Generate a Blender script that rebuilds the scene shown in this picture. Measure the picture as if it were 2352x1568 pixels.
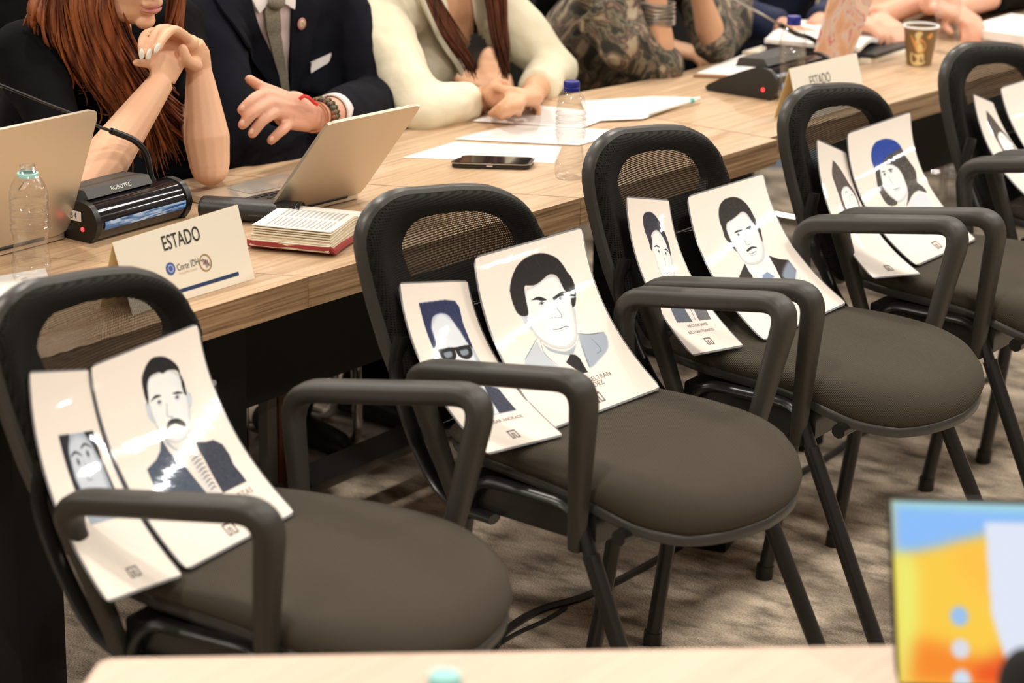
import bpy, bmesh, math, random
import numpy as np
from mathutils import Vector, Matrix
random.seed(7); np.random.seed(7)
for o in list(bpy.data.objects): bpy.data.objects.remove(o)
SC = bpy.context.scene
COL = SC.collection
R = math.radians

# ---------------------------------------------------------------- camera
CP = np.array([2.175, -3.091, 1.881]); PAN, TILT, ROLL, FPX = .653, .303, .016, 5868.0
_d = np.array([-math.sin(PAN)*math.cos(TILT), math.cos(PAN)*math.cos(TILT), -math.sin(TILT)])
_r = np.cross(_d, [0, 0, 1]); _r /= np.linalg.norm(_r); _u = np.cross(_r, _d)
_r, _u = _r*math.cos(ROLL)+_u*math.sin(ROLL), _u*math.cos(ROLL)-_r*math.sin(ROLL)
cam = bpy.data.cameras.new('camera'); co = bpy.data.objects.new('camera', cam); COL.objects.link(co)
m = Matrix(((_r[0], _u[0], -_d[0], CP[0]), (_r[1], _u[1], -_d[1], CP[1]), (_r[2], _u[2], -_d[2], CP[2]), (0, 0, 0, 1)))
co.matrix_world = m
cam.sensor_width = 36; cam.lens = FPX/2352*36; cam.clip_start = .1; cam.clip_end = 100
cam.dof.use_dof = True; cam.dof.focus_distance = 4.38; cam.dof.aperture_fstop = 4.0
SC.camera = co
# ---------------------------------------------------------------- world + exposure
w = bpy.data.worlds.new('world'); SC.world = w; w.use_nodes = True
w.node_tree.nodes['Background'].inputs[0].default_value = (1, .93, .85, 1)
w.node_tree.nodes['Background'].inputs[1].default_value = .2
SC.view_settings.view_transform = 'Standard'; SC.view_settings.look = 'None'
SC.view_settings.gamma = 1; SC.view_settings.use_curve_mapping = False
SC.view_settings.exposure = 1.25
WARM = (1, .925, .82)
LIGHTS = []          # ceiling downlights: built with their housings further down
for ix in range(4):
    for iy in range(6):
        LIGHTS.append((-3.6+ix*2.1, -3.4+iy*1.9))
DOWN_W = 10.5
STRIPS = [((.40, 2.40), 2.0, R(53)), ((.42, 4.75), 2.2, R(62)), ((2.1, 7.5), 2.4, R(68)), ((-2.6, .6), 2.4, R(90))]
STRIP_W = 5

# ---------------------------------------------------------------- helpers: rays to points on real planes
def ray(px, py): return _d+(_r*(px-1176)-_u*(py-784))/FPX
def at(px, py, z=.74):
    v = ray(px, py); return CP+v*((z-CP[2])/v[2])
def onx(px, py, x):
    v = ray(px, py); return CP+v*((x-CP[0])/v[0])
def onpl(px, py, p, n):
    v = ray(px, py); n = np.array(n, float); return CP+v*(((np.array(p)-CP)@n)/(v@n))
def pj(P):
    v = np.asarray(P, float)-CP; z = v@_d
    return np.stack([1176+FPX*(v@_r)/z, 784-FPX*(v@_u)/z], -1)

# ---------------------------------------------------------------- helpers: materials
def mat(name, col, rough=.5, metal=0, spec=.5, bump=None, noise=None, coat=0, alpha=1, trans=0, ior=1.45, sheen=0, sss=0, emit=0):
    M_ = bpy.data.materials.new(name); M_.use_nodes = True; nt = M_.node_tree; b = nt.nodes['Principled BSDF']
    b.inputs['Base Color'].default_value = (*col, 1); b.inputs['Roughness'].default_value = rough
    b.inputs['Metallic'].default_value = metal; b.inputs['Specular IOR Level'].default_value = spec
    b.inputs['Coat Weight'].default_value = coat; b.inputs['Coat Roughness'].default_value = .08
    b.inputs['Alpha'].default_value = alpha; b.inputs['Transmission Weight'].default_value = trans
    b.inputs['IOR'].default_value = ior
    if sheen: b.inputs['Sheen Weight'].default_value = sheen
    if sss:
        b.inputs['Subsurface Weight'].default_value = sss; b.inputs['Subsurface Radius'].default_value = (.02, .008, .004)
        b.inputs['Subsurface Scale'].default_value = .4
    if emit:
        b.inputs['Emission Color'].default_value = (*col, 1); b.inputs['Emission Strength'].default_value = emit
    if noise:   # (scale, colour2, detail, (sx,sy,sz)[, lo, hi])
        n = node(nt, 'ShaderNodeTexNoise'); n.inputs['Scale'].default_value = noise[0]; n.inputs['Detail'].default_value = noise[2]
        coords(nt, n, noise[3])
        r = node(nt, 'ShaderNodeValToRGB'); r.color_ramp.elements[0].color = (*col, 1); r.color_ramp.elements[1].color = (*noise[1], 1)
        lo, hi = noise[4:6] if len(noise) > 4 else (.35, .65)
        r.color_ramp.elements[0].position = lo; r.color_ramp.elements[1].position = hi
        nt.links.new(n.outputs['Fac'], r.inputs[0]); nt.links.new(r.outputs[0], b.inputs['Base Color'])
    if bump:    # (scale, strength, distance[, (sx,sy,sz)])
        n = node(nt, 'ShaderNodeTexNoise'); n.inputs['Scale'].default_value = bump[0]; n.inputs['Detail'].default_value = 3
        coords(nt, n, bump[3] if len(bump) > 3 else (1, 1, 1))
        k = node(nt, 'ShaderNodeBump'); k.inputs['Strength'].default_value = bump[1]; k.inputs['Distance'].default_value = bump[2]
        nt.links.new(n.outputs['Fac'], k.inputs['Height']); nt.links.new(k.outputs[0], b.inputs['Normal'])
    return M_
def node(nt, t): return nt.nodes.new(t)
def coords(nt, n, s, kind='Object'):
    tc = node(nt, 'ShaderNodeTexCoord'); mp = node(nt, 'ShaderNodeMapping'); mp.inputs['Scale'].default_value = s
    nt.links.new(tc.outputs[kind], mp.inputs[0]); nt.links.new(mp.outputs[0], n.inputs['Vector'])

# ---------------------------------------------------------------- helpers: meshes
class MB:
    def __init__(s): s.v = []; s.f = []; s.uv = None
    def add(s, vs, fs):
        o = len(s.v); s.v += [tuple(map(float, p)) for p in vs]; s.f += [tuple(o+i for i in f) for f in fs]; return s
    def box(s, c, d, rz=0, bev=0):
        x, y, z = d[0]/2, d[1]/2, d[2]/2
        bm = bmesh.new(); bmesh.ops.create_cube(bm, size=1)
        for v in bm.verts: v.co = Vector((v.co.x*d[0], v.co.y*d[1], v.co.z*d[2]))
        if bev: bmesh.ops.bevel(bm, geom=bm.edges[:], offset=bev, segments=2, affect='EDGES', profile=.7)
        M_ = Matrix.Translation(c) @ Matrix.Rotation(rz, 4, 'Z')
        bm.verts.index_update()
        s.add([M_ @ v.co for v in bm.verts], [[v.index for v in f.verts] for f in bm.faces]); bm.free(); return s
    def tube(s, pts, r, n=10, up=None, cap=True, sq=1.0):
        """r: number, list of numbers, or list of (a,b): a along `up`-side axis, b along the other"""
        pts = [np.array(p, float) for p in pts]; k = len(pts)
        rr = r if isinstance(r, list) else [r]*k
        T = [pts[min(i+1, k-1)]-pts[max(i-1, 0)] for i in range(k)]
        T = [t/(np.linalg.norm(t)+1e-12) for t in T]
        ref = np.array(up, float) if up is not None else (np.array([0, 0, 1.]) if abs(T[0][2]) < .9 else np.array([1., 0, 0]))
        vs = []; A = None
        for i in range(k):
            a = ref if (up is not None or A is None) else A
            a = a-T[i]*(a@T[i]); a /= np.linalg.norm(a)+1e-12; A = a; b = np.cross(T[i], a)
            ra, rb = rr[i] if isinstance(rr[i], (list, tuple)) else (rr[i], rr[i])
            for j in range(n):
                t = 2*math.pi*j/n; ct, st = math.cos(t), math.sin(t); vs.append(pts[i]+a*ra*math.copysign(abs(ct)**sq, ct)+b*rb*math.copysign(abs(st)**sq, st))
        fs = [(i*n+j, i*n+(j+1) % n, (i+1)*n+(j+1) % n, (i+1)*n+j) for i in range(k-1) for j in range(n)]
        if cap: fs += [tuple(range(n-1, -1, -1)), tuple((k-1)*n+j for j in range(n))]
        return s.add(vs, fs)
    def lathe(s, prof, c=(0, 0, 0), n=24, cap=True):
        vs = []; k = len(prof)
        for (r_, z) in prof:
            for j in range(n):
                t = 2*math.pi*j/n; vs.append((c[0]+r_*math.cos(t), c[1]+r_*math.sin(t), c[2]+z))
        fs = [(i*n+j, i*n+(j+1) % n, (i+1)*n+(j+1) % n, (i+1)*n+j) for i in range(k-1) for j in range(n)]
        if cap: fs += [tuple(range(n-1, -1, -1)), tuple((k-1)*n+j for j in range(n))]
        return s.add(vs, fs)
    def ell(s, c, r, rot=None, n=14, m=10):
        vs = []; M_ = rot if rot is not None else np.eye(3)
        vs.append(np.array(c)+M_@np.array([0, 0, -r[2]]))
        for i in range(1, m):
            p = math.pi*i/m-math.pi/2
            for j in range(n):
                t = 2*math.pi*j/n
                vs.append(np.array(c)+M_@np.array([r[0]*math.cos(p)*math.cos(t), r[1]*math.cos(p)*math.sin(t), r[2]*math.sin(p)]))
        vs.append(np.array(c)+M_@np.array([0, 0, r[2]])); L = len(vs)-1
        fs = [(0, 1+(j+1) % n, 1+j) for j in range(n)]
        for i in range(m-2): fs += [(1+i*n+j, 1+i*n+(j+1) % n, 1+(i+1)*n+(j+1) % n, 1+(i+1)*n+j) for j in range(n)]
        fs += [(L, L-n+j, L-n+(j+1) % n) for j in range(n)]
        return s.add(vs, fs)
    def prism(s, poly, z0, z1):
        n = len(poly)
        return s.add([(x, y, z0) for x, y in poly]+[(x, y, z1) for x, y in poly],
                     [tuple(range(n-1, -1, -1)), tuple(range(n, 2*n))]+[(i, (i+1) % n, n+(i+1) % n, n+i) for i in range(n)])
    def slab(s, F, nu, nv, th, inset=0, rad=0.0, ar=1.0):
        """thin sheet from F(u,v)->point; thickness th towards -normal; rounded corners"""
        def uvp(i, j):
            u, v = inset+(1-2*inset)*i/nu, inset*ar+(1-2*inset*ar)*j/nv
            if rad:
                ru, rv = rad, rad*ar
                cu = ru if u < ru else (1-ru if u > 1-ru else None); cv = rv if v < rv else (1-rv if v > 1-rv else None)
                if cu is not None and cv is not None:
                    du, dv = (u-cu)/ru, (v-cv)/rv; L = math.hypot(du, dv)
                    if L > 1e-6:
                        k = max(abs(du), abs(dv))/L; u, v = cu+du*k*ru, cv+dv*k*rv
            return u, v
        top = []; bot = []; uvs = []
        for j in range(nv+1):
            for i in range(nu+1):
                u, v = uvp(i, j); P = F(u, v); e = 1e-3
                n = np.cross(F(u+e, v)-P, F(u, v+e)-P); n = -n/np.linalg.norm(n)
                top.append(P+n*th/2); bot.append(P-n*th/2); uvs.append((u, 1-v))
        N = (nu+1)*(nv+1); g = lambda i, j: j*(nu+1)+i
        fs = []
        for j in range(nv):
            for i in range(nu):
                fs.append((g(i, j), g(i, j+1), g(i+1, j+1), g(i+1, j)))
                fs.append((N+g(i, j), N+g(i+1, j), N+g(i+1, j+1), N+g(i, j+1)))
        br = [g(i, 0) for i in range(nu+1)]+[g(nu, j) for j in range(1, nv+1)]+[g(i, nv) for i in range(nu-1, -1, -1)]+[g(0, j) for j in range(nv-1, 0, -1)]
        for k in range(len(br)):
            a, b = br[k], br[(k+1) % len(br)]; fs.append((a, b, N+b, N+a))
        s.uv = uvs+uvs
        return s.add(top+bot, fs)
    def mesh(s, name, smooth=True, ang=40):
        me = bpy.data.meshes.new(name); me.from_pydata(s.v, [], s.f); me.update()
        if s.uv is not None:
            l = me.uv_layers.new(name='UVMap')
            idx = np.empty(len(me.loops), int); me.loops.foreach_get('vertex_index', idx)
            l.data.foreach_set('uv', np.array(s.uv, dtype=np.float32)[idx].ravel())
        if smooth:
            me.polygons.foreach_set('use_smooth', [True]*len(me.polygons))
            if ang: me.set_sharp_from_angle(angle=R(ang))
        return me
    def obj(s, name, m, parent=None, smooth=True, ang=40):
        me = s.mesh(name, smooth, ang)
        for q in (m if isinstance(m, list) else [m]): me.materials.append(q)
        return link(name, me, parent)
def link(name, me, parent=None):
    o = bpy.data.objects.new(name, me); COL.objects.link(o)
    if parent is not None: o.parent = parent
    return o
def thing(name, label, cat, loc=(0, 0, 0), rz=0, group=None):
    o = bpy.data.objects.new(name, None); COL.objects.link(o); o.empty_display_size = .05
    o.location = tuple(map(float, loc)); o.rotation_euler = (0, 0, rz); return tag(o, label, cat, group)
def tag(o, label, cat, group=None):
    o['label'] = label; o['category'] = cat
    if group: o['group'] = group
    return o
def struct(o): o['kind'] = 'structure'; return o
def cr(pts, n=6):
    """Catmull-Rom through points"""
    P = [np.array(p, float) for p in pts]; P = [2*P[0]-P[1]]+P+[2*P[-1]-P[-2]]; out = []
    for i in range(1, len(P)-2):
        for k in range(n):
            t = k/n; out.append(.5*((2*P[i])+(-P[i-1]+P[i+1])*t+(2*P[i-1]-5*P[i]+4*P[i+1]-P[i+2])*t*t+(-P[i-1]+3*P[i]-3*P[i+1]+P[i+2])*t**3))
    out.append(P[-2]); return out
def fillet(pts, r, n=6):
    P = [np.array(p, float) for p in pts]; out = [P[0]]
    for i in range(1, len(P)-1):
        a = P[i-1]-P[i]; b = P[i+1]-P[i]; la, lb = np.linalg.norm(a), np.linalg.norm(b); rr = min(r, la*.49, lb*.49)
        A, B = P[i]+a/la*rr, P[i]+b/lb*rr
        for k in range(n+1):
            t = k/n; out.append((1-t)**2*A+2*t*(1-t)*P[i]+t*t*B)
    out.append(P[-1]); return out
def text_obj(name, s, size, m, parent, F, align='CENTER', depth=0, bold=0):
    """flat lettering laid on a surface: F(x, y) -> 3-D point"""
    c = bpy.data.curves.new(name, 'FONT'); c.body = s; c.size = size; c.align_x = align; c.align_y = 'CENTER'; c.resolution_u = 3
    if bold: c.offset = bold
    o = bpy.data.objects.new(name, c); COL.objects.link(o); dg = bpy.context.evaluated_depsgraph_get(); dg.update()
    me = bpy.data.meshes.new_from_object(o.evaluated_get(dg)); bpy.data.objects.remove(o); bpy.data.curves.remove(c)
    for v in me.vertices: v.co = Vector(tuple(map(float, F(v.co.x, v.co.y))))
    me.name = name; me.materials.clear(); me.materials.append(m); return link(name, me, parent)
def tolocal(o, P):
    c, s_ = math.cos(-o.rotation_euler[2]), math.sin(-o.rotation_euler[2]); x, y, z = [P[i]-o.location[i] for i in range(3)]
    return np.array([c*x-s_*y, s_*x+c*y, z])

# ---------------------------------------------------------------- shared materials
M = dict(
 plastic=mat('black_plastic', (.014, .013, .011), .36, bump=(900, .15, .0006)),
 rim=mat('grey_plastic', (.045, .042, .038), .35),
 metal_black=mat('black_powder_coat', (.010, .0095, .009), .3, spec=.6, bump=(400, .1, .0005)),
 foam=mat('black_foam', (.012, .012, .012), .9, bump=(300, .5, .002)),
 chrome=mat('chrome', (.75, .75, .75), .08, 1),
 alu=mat('aluminium', (.66, .58, .47), .34, .75, bump=(1500, .05, .0003)),
 paper=mat('white_paper', (.86, .83, .8), .6),
 cream=mat('cream_card', (.88, .80, .66), .6),
 page=mat('bible_page', (.84, .77, .62), .7, noise=(60, (.7, .6, .42), 3, (1, 1, 14))),
 ink=mat('black_ink', (.03, .03, .03), .5), greyink=mat('grey_ink', (.16, .13, .12), .6),
 navyink=mat('navy_ink', (.02, .04, .12), .5), goldink=mat('gold_ink', (.42, .28, .12), .5), redink=mat('red_ink', (.5, .05, .04), .5),
 blueink=mat('blue_ink', (.08, .12, .35), .5), lightink=mat('peach_ink', (.78, .58, .4), .5), whiteink=mat('white_print', (.75, .75, .75), .5),
 leather=mat('black_leather', (.02, .019, .018), .42, bump=(260, .35, .001)),
 red=mat('red_leather', (.33, .035, .045), .45, bump=(220, .3, .001)),
 led=mat('red_led', (1, .03, .03), .4, emit=1.5),
 bluecap=mat('blue_cap', (.015, .02, .2), .35), mint=mat('mint_plastic', (.32, .66, .64), .4),
)
M['armplastic'] = mat('soft_black_plastic', (.030, .027, .021), .47, bump=(900, .15, .0006)); M['dullblack'] = mat('dull_black', (.008, .008, .008), .8)
# clear PET
def pet(name, tint=(1, 1, 1)):
    m_ = bpy.data.materials.new(name); m_.use_nodes = True; nt = m_.node_tree; nt.nodes.clear()
    out = node(nt, 'ShaderNodeOutputMaterial'); tr = node(nt, 'ShaderNodeBsdfTransparent'); gl = node(nt, 'ShaderNodeBsdfGlossy')
    gl.inputs['Roughness'].default_value = .03; tr.inputs[0].default_value = (*[.965*c for c in tint], 1)
    fr = node(nt, 'ShaderNodeLayerWeight'); fr.inputs[0].default_value = .35
    n = node(nt, 'ShaderNodeTexNoise'); n.inputs['Scale'].default_value = 45; coords(nt, n, (1, 1, 1.6)); b = node(nt, 'ShaderNodeBump')
    b.inputs['Strength'].default_value = .5; b.inputs['Distance'].default_value = .004
    nt.links.new(n.outputs[0], b.inputs['Height']); nt.links.new(b.outputs[0], gl.inputs['Normal']); nt.links.new(b.outputs[0], fr.inputs['Normal'])
    mx = node(nt, 'ShaderNodeMixShader'); mm = node(nt, 'ShaderNodeMath'); mm.operation = 'MULTIPLY_ADD'; mm.inputs[1].default_value = .38; mm.inputs[2].default_value = .03
    nt.links.new(fr.outputs['Facing'], mm.inputs[0]); nt.links.new(mm.outputs[0], mx.inputs[0])
    nt.links.new(tr.outputs[0], mx.inputs[1]); nt.links.new(gl.outputs[0], mx.inputs[2]); nt.links.new(mx.outputs[0], out.inputs[0]); return m_
M['pet'] = pet('clear_plastic')
def wood(name, c1, c2, c3, sc=(30, 1.2, 30), rough=.42):
    m_ = mat(name, c1, rough); nt = m_.node_tree; b = nt.nodes['Principled BSDF']
    n = node(nt, 'ShaderNodeTexNoise'); n.inputs['Scale'].default_value = 3; n.inputs['Detail'].default_value = 6; n.inputs['Roughness'].default_value = .6; n.inputs['Distortion'].default_value = .4
    coords(nt, n, sc); r = node(nt, 'ShaderNodeValToRGB'); e = r.color_ramp.elements
    e[0].position = .32; e[0].color = (*c3, 1); e[1].position = .62; e[1].color = (*c1, 1); k = e.new(.45); k.color = (*c2, 1)
    nt.links.new(n.outputs[0], r.inputs[0]); nt.links.new(r.outputs[0], b.inputs['Base Color']); return m_
M['wood'] = wood('oak_laminate', (.60, .42, .27), (.50, .335, .20), (.40, .25, .14))
M['palewood'] = wood('pale_oak', (.68, .50, .39), (.65, .475, .365), (.60, .435, .33))
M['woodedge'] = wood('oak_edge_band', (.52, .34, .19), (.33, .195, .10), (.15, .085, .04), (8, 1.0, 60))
M['woodred'] = wood('dark_red_wood', (.12, .035, .018), (.08, .022, .012), (.05, .015, .01), (20, 20, 2))
# woven seat fabric
def weave(name, c1, c2, sc=420):
    m_ = mat(name, c1, 1.0, spec=.2); nt = m_.node_tree; b = nt.nodes['Principled BSDF']
    w1 = node(nt, 'ShaderNodeTexWave'); w1.inputs['Scale'].default_value = sc/6.28; w1.inputs['Distortion'].default_value = .6; w1.wave_type = 'BANDS'; w1.bands_direction = 'DIAGONAL'
    coords(nt, w1, (1, 1, 1)); n = node(nt, 'ShaderNodeTexNoise'); n.inputs['Scale'].default_value = 9; coords(nt, n, (1, 1, 1))
    mx = node(nt, 'ShaderNodeMix'); mx.data_type = 'RGBA'; mx.inputs[6].default_value = (*c1, 1); mx.inputs[7].default_value = (*c2, 1)
    nt.links.new(w1.outputs['Fac'], mx.inputs[0]); nt.links.new(mx.outputs[2], b.inputs['Base Color'])
    k = node(nt, 'ShaderNodeBump'); k.inputs['Strength'].default_value = .6; k.inputs['Distance'].default_value = .0012
    nt.links.new(w1.outputs['Fac'], k.inputs['Height']); nt.links.new(k.outputs[0], b.inputs['Normal']); return m_
M['seat'] = weave('seat_fabric', (.045, .037, .027), (.088, .075, .057), 900)
# mesh back: woven holes that really let light through
def meshfab():
    m_ = mat('mesh_fabric', (.012, .011, .009), .85, spec=.25); nt = m_.node_tree; b = nt.nodes['Principled BSDF']
    tc = node(nt, 'ShaderNodeTexCoord'); sp = node(nt, 'ShaderNodeSeparateXYZ'); nt.links.new(tc.outputs['Object'], sp.inputs[0])
    def band(o, f, lim, off=None):
        a = node(nt, 'ShaderNodeMath'); a.operation = 'MULTIPLY'; a.inputs[1].default_value = f; nt.links.new(sp.outputs[o], a.inputs[0])
        s_ = node(nt, 'ShaderNodeMath'); s_.operation = 'SINE'; nt.links.new(a.outputs[0], s_.inputs[0])
        g = node(nt, 'ShaderNodeMath'); g.operation = 'GREATER_THAN'; g.inputs[1].default_value = lim; nt.links.new(s_.outputs[0], g.inputs[0]); return g, s_
    g1, s1 = band(1, 2*math.pi/.0034, .16); g2, s2 = band(2, 2*math.pi/.0042, .12)
    h = node(nt, 'ShaderNodeMath'); h.operation = 'MULTIPLY'; nt.links.new(g1.outputs[0], h.inputs[0]); nt.links.new(g2.outputs[0], h.inputs[1])
    iv = node(nt, 'ShaderNodeMath'); iv.operation = 'SUBTRACT'; iv.inputs[0].default_value = 1; nt.links.new(h.outputs[0], iv.inputs[1])
    nt.links.new(iv.outputs[0], b.inputs['Alpha']); return m_
M['mesh'] = meshfab()

# ---------------------------------------------------------------- room shell
def carpet():
    m_ = mat('mottled_carpet', (.3, .25, .2), .95); nt = m_.node_tree; b = nt.nodes['Principled BSDF']
    n = node(nt, 'ShaderNodeTexNoise'); n.inputs['Scale'].default_value = 3.2; n.inputs['Detail'].default_value = 7; n.inputs['Roughness'].default_value = .62; coords(nt, n, (2.6, 5.5, 1))
    r = node(nt, 'ShaderNodeValToRGB'); e = r.color_ramp.elements; e[0].position = .33; e[0].color = (.19, .155, .115, 1); e[1].position = .68; e[1].color = (.78, .64, .50, 1)
    k = e.new(.5); k.color = (.52, .425, .325, 1)
    nt.links.new(n.outputs[0], r.inputs[0])
    f = node(nt, 'ShaderNodeTexNoise'); f.inputs['Scale'].default_value = 260; f.inputs['Detail'].default_value = 2; coords(nt, f, (1, 1, 1))
    mx = node(nt, 'ShaderNodeMix'); mx.data_type = 'RGBA'; mx.blend_type = 'OVERLAY'; mx.inputs[0].default_value = .8
    nt.links.new(r.outputs[0], mx.inputs[6]); nt.links.new(f.outputs[0], mx.inputs[7]); nt.links.new(mx.outputs[2], b.inputs['Base Color'])
    bp = node(nt, 'ShaderNodeBump'); bp.inputs['Strength'].default_value = .8; bp.inputs['Distance'].default_value = .006
    nt.links.new(f.outputs[0], bp.inputs['Height']); nt.links.new(bp.outputs[0], b.inputs['Normal']); return m_
M['carpet'] = carpet()
M['wall'] = mat('wall_paint', (.30, .26, .22), .85, bump=(60, .1, .002)); M['ceil'] = mat('ceiling_paint', (.22, .21, .20), .9)
M['base'] = mat('dark_baseboard', (.08, .06, .05), .5)
X0, X1, Y0, Y1, ZC = -6.5, 4.5, -5.5, 9.5, 3.0
struct(MB().box(((X0+X1)/2, (Y0+Y1)/2, -.05), (X1-X0+.4, Y1-Y0+.4, .1)).obj('floor', M['carpet'], smooth=False))
struct(MB().box(((X0+X1)/2, (Y0+Y1)/2, ZC+.05), (X1-X0+.4, Y1-Y0+.4, .1)).obj('ceiling', M['ceil'], smooth=False))
for nm, c, d in (('left', (X0-.1, (Y0+Y1)/2, ZC/2), (.2, Y1-Y0+.4, ZC)), ('right', (X1+.1, (Y0+Y1)/2, ZC/2), (.2, Y1-Y0+.4, ZC)),
                 ('back', ((X0+X1)/2, Y1+.1, ZC/2), (X1-X0, .2, ZC)), ('front', ((X0+X1)/2, Y0-.1, ZC/2), (X1-X0, .2, ZC))):
    struct(MB().box(c, d).obj('wall_'+nm, M['wall'], smooth=False))
    s_ = .99; cc = (c[0]+(.1 if nm == 'left' else -.1 if nm == 'right' else 0), c[1]+(-.1 if nm == 'back' else .1 if nm == 'front' else 0), .05)
    dd = (.03, d[1]-.5, .1) if nm in ('left', 'right') else (d[0]-.1, .03, .1)
    struct(MB().box(cc, dd).obj('baseboard_'+nm, M['base'], smooth=False))
def emis(name, col, st):
    m_ = bpy.data.materials.new(name); m_.use_nodes = True; nt = m_.node_tree; nt.nodes.clear(); o = node(nt, 'ShaderNodeOutputMaterial'); e = node(nt, 'ShaderNodeEmission')
    e.inputs[0].default_value = (*col, 1); e.inputs[1].default_value = st; nt.links.new(e.outputs[0], o.inputs[0]); return m_
M['lamp'] = emis('lamp_diffuser', (1, .96, .88), 5)
M['white'] = mat('white_enamel', (.8, .8, .78), .4)
ring_me = MB().lathe([(.095, 0), (.125, 0), (.125, -.012), (.09, -.012)], n=24, cap=False).mesh('ring'); ring_me.materials.append(M['white'])
disc_me = MB().lathe([(.092, -.004), (.092, -.001)], n=24).mesh('diffuser'); disc_me.materials.append(M['lamp'])
for (x, y) in LIGHTS:
    t = thing('ceiling_downlight', 'small round white downlight in the ceiling above the tables', 'light', (x, y, ZC), 0, 'round downlights in the ceiling')
    link('housing_ring', ring_me, t); link('diffuser', disc_me, t)
    L = bpy.data.lights.new('downlight', 'AREA'); L.shape = 'DISK'; L.size = .18; L.energy = DOWN_W; L.color = WARM; L.specular_factor = .8
    lo = link('lamp_glow', L, t); lo.location = (0, 0, -.02)
for (c, ln, rz) in STRIPS:
    t = thing('linear_ceiling_light', 'long narrow white linear lamp on the ceiling', 'light', (c[0], c[1], ZC), rz, 'linear lamps on the ceiling')
    MB().box((0, 0, -.03), (ln+.06, .12, .06), bev=.008).obj('housing', M['white'], t); MB().box((0, 0, -.062), (ln, .025, .006)).obj('diffuser', M['lamp'], t, smooth=False)
    L = bpy.data.lights.new('linear', 'AREA'); L.shape = 'RECTANGLE'; L.size = ln; L.size_y = .025; L.energy = STRIP_W; L.color = (.93, .97, 1); L.specular_factor = .7
    lo = link('lamp_glow', L, t); lo.location = (0, 0, -.07)

# ---------------------------------------------------------------- conference tables
def edge_y(p): return np.array(p[:2])
TT, TH = .74, .052
def table(label, poly, rail, legs_, grp='conference tables in a row'):
    cx, cy = np.mean([p[0] for p in poly]), np.mean([p[1] for p in poly])
    t = thing('conference_table', label, 'table', (cx, cy, 0), 0, None)
    P = [(x-cx, y-cy) for x, y in poly]
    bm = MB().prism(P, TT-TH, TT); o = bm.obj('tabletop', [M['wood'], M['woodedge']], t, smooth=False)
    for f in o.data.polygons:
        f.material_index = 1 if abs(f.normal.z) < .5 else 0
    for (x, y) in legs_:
        MB().box((x-cx, y-cy, (TT-TH)/2+.01), (.06, .10, TT-TH-.02), bev=.004).obj('leg', M['dullblack'], t)
        MB().box((x-cx, y-cy, .015), (.50, .08, .03), bev=.004).obj('foot', M['dullblack'], t)
    if rail: 
        a, b = np.array(rail[0]), np.array(rail[1])
        MB().tube([(a[0]-cx, a[1]-cy, rail[2]), (b[0]-cx, b[1]-cy, rail[2])], [(.035, .03)]*2, n=4, up=(0, 0, 1)).obj('stretcher', M['metal_black'], t, smooth=False)
    return t
G = .0015
A0, A1 = (-.508, -.130), (-1.16, -.448)
B0, B1 = (-.484, .585), (-1.12, .272)
C0, C1 = (-.468, 1.235), (-1.06, 1.235)
table('oak-topped conference table at the left, under the clear open bottle', [(-.518, -1.7), A0, A1, (-1.25, -.49), (-1.25, -1.7)], None, [(-.85, -1.55), (-.85, -.45)])
table('oak-topped conference table under the open grey laptop and the red book', [(A0[0], A0[1]+G), (B0[0], B0[1]-G), (B1[0], B1[1]-G), (A1[0], A1[1]+G)], ((-1.0, -.15), (-1.0, .33), .10), [(-.87, .02)])
table('oak-topped conference table under the phone and the loose white papers', [(B0[0], B0[1]+G), C0, C1, (B1[0], B1[1]+G)], ((-1.03, .42), (-1.05, 1.2), .10), [(-.80, 1.16)])
table('oak-topped conference table at the far right, under the brown paper cup', [(-.490, 1.238), (-.452, 2.15), (-.445, 3.3), (-1.0, 3.3), (-1.0, 2.15), (-1.0, 1.6), (-1.06, 1.238)], None, [(-.75, 1.5), (-.75, 3.1)])

# ---------------------------------------------------------------- armchairs
def back_x(z, y):
    zs = [.53, .58, .62, .67, .72, .77, .81, .85, .90]; xs = [-.215, -.243, -.268, -.292, -.310, -.325, -.331, -.329, -.312]
    return float(np.interp(z, zs, xs))+.022*(y/.22)**2
def outline(w_top, w_bot, z0, z1, rc, rb, n=10, ox=0):
    """rounded back outline in (y, z), counter-clockwise from bottom left"""
    pts = []
    for (cy, cz, r_, a0) in ((-w_bot+rb, z0+rb, rb, 180), (w_bot-rb, z0+rb, rb, 270), (w_top-rc, z1-rc*.8, rc, 0), (-w_top+rc, z1-rc*.8, rc, 90)):
        for k in range(n+1):
            a = R(a0+90*k/n); pts.append((cy+r_*math.cos(a), cz+(r_*.8 if a0 < 170 else r_)*math.sin(a)))
    out = []
    L = len(pts)                         # add points along the straight sides, bulge the top slightly
    for i in range(L):
        a, b = pts[i], pts[(i+1) % L]; out.append(a)
        if math.hypot(a[0]-b[0], a[1]-b[1]) > .05:
            for k in range(1, 8): out.append((a[0]+(b[0]-a[0])*k/8, a[1]+(b[1]-a[1])*k/8))
    return [(y, z+(.018*(1-(y/w_top)**2) if z > z1-.03 else 0)) for y, z in out]
def surf(pts, off, sc=1, c=(0, .70)):
    r_ = []
    for y, z in pts:
        y2, z2 = c[0]+(y-c[0])*sc, c[1]+(z-c[1])*sc; k_ = min(1, max(0, (z2-.60)/.22)); r_.append((back_x(z2, y2)+off, y2, z2-.15*y2*k_-.175*max(0, y2-.08)*max(0, (z2-.80)/.1)+.65*max(0, -y2-.04)**2*k_-.012*k_))
    return r_
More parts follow.
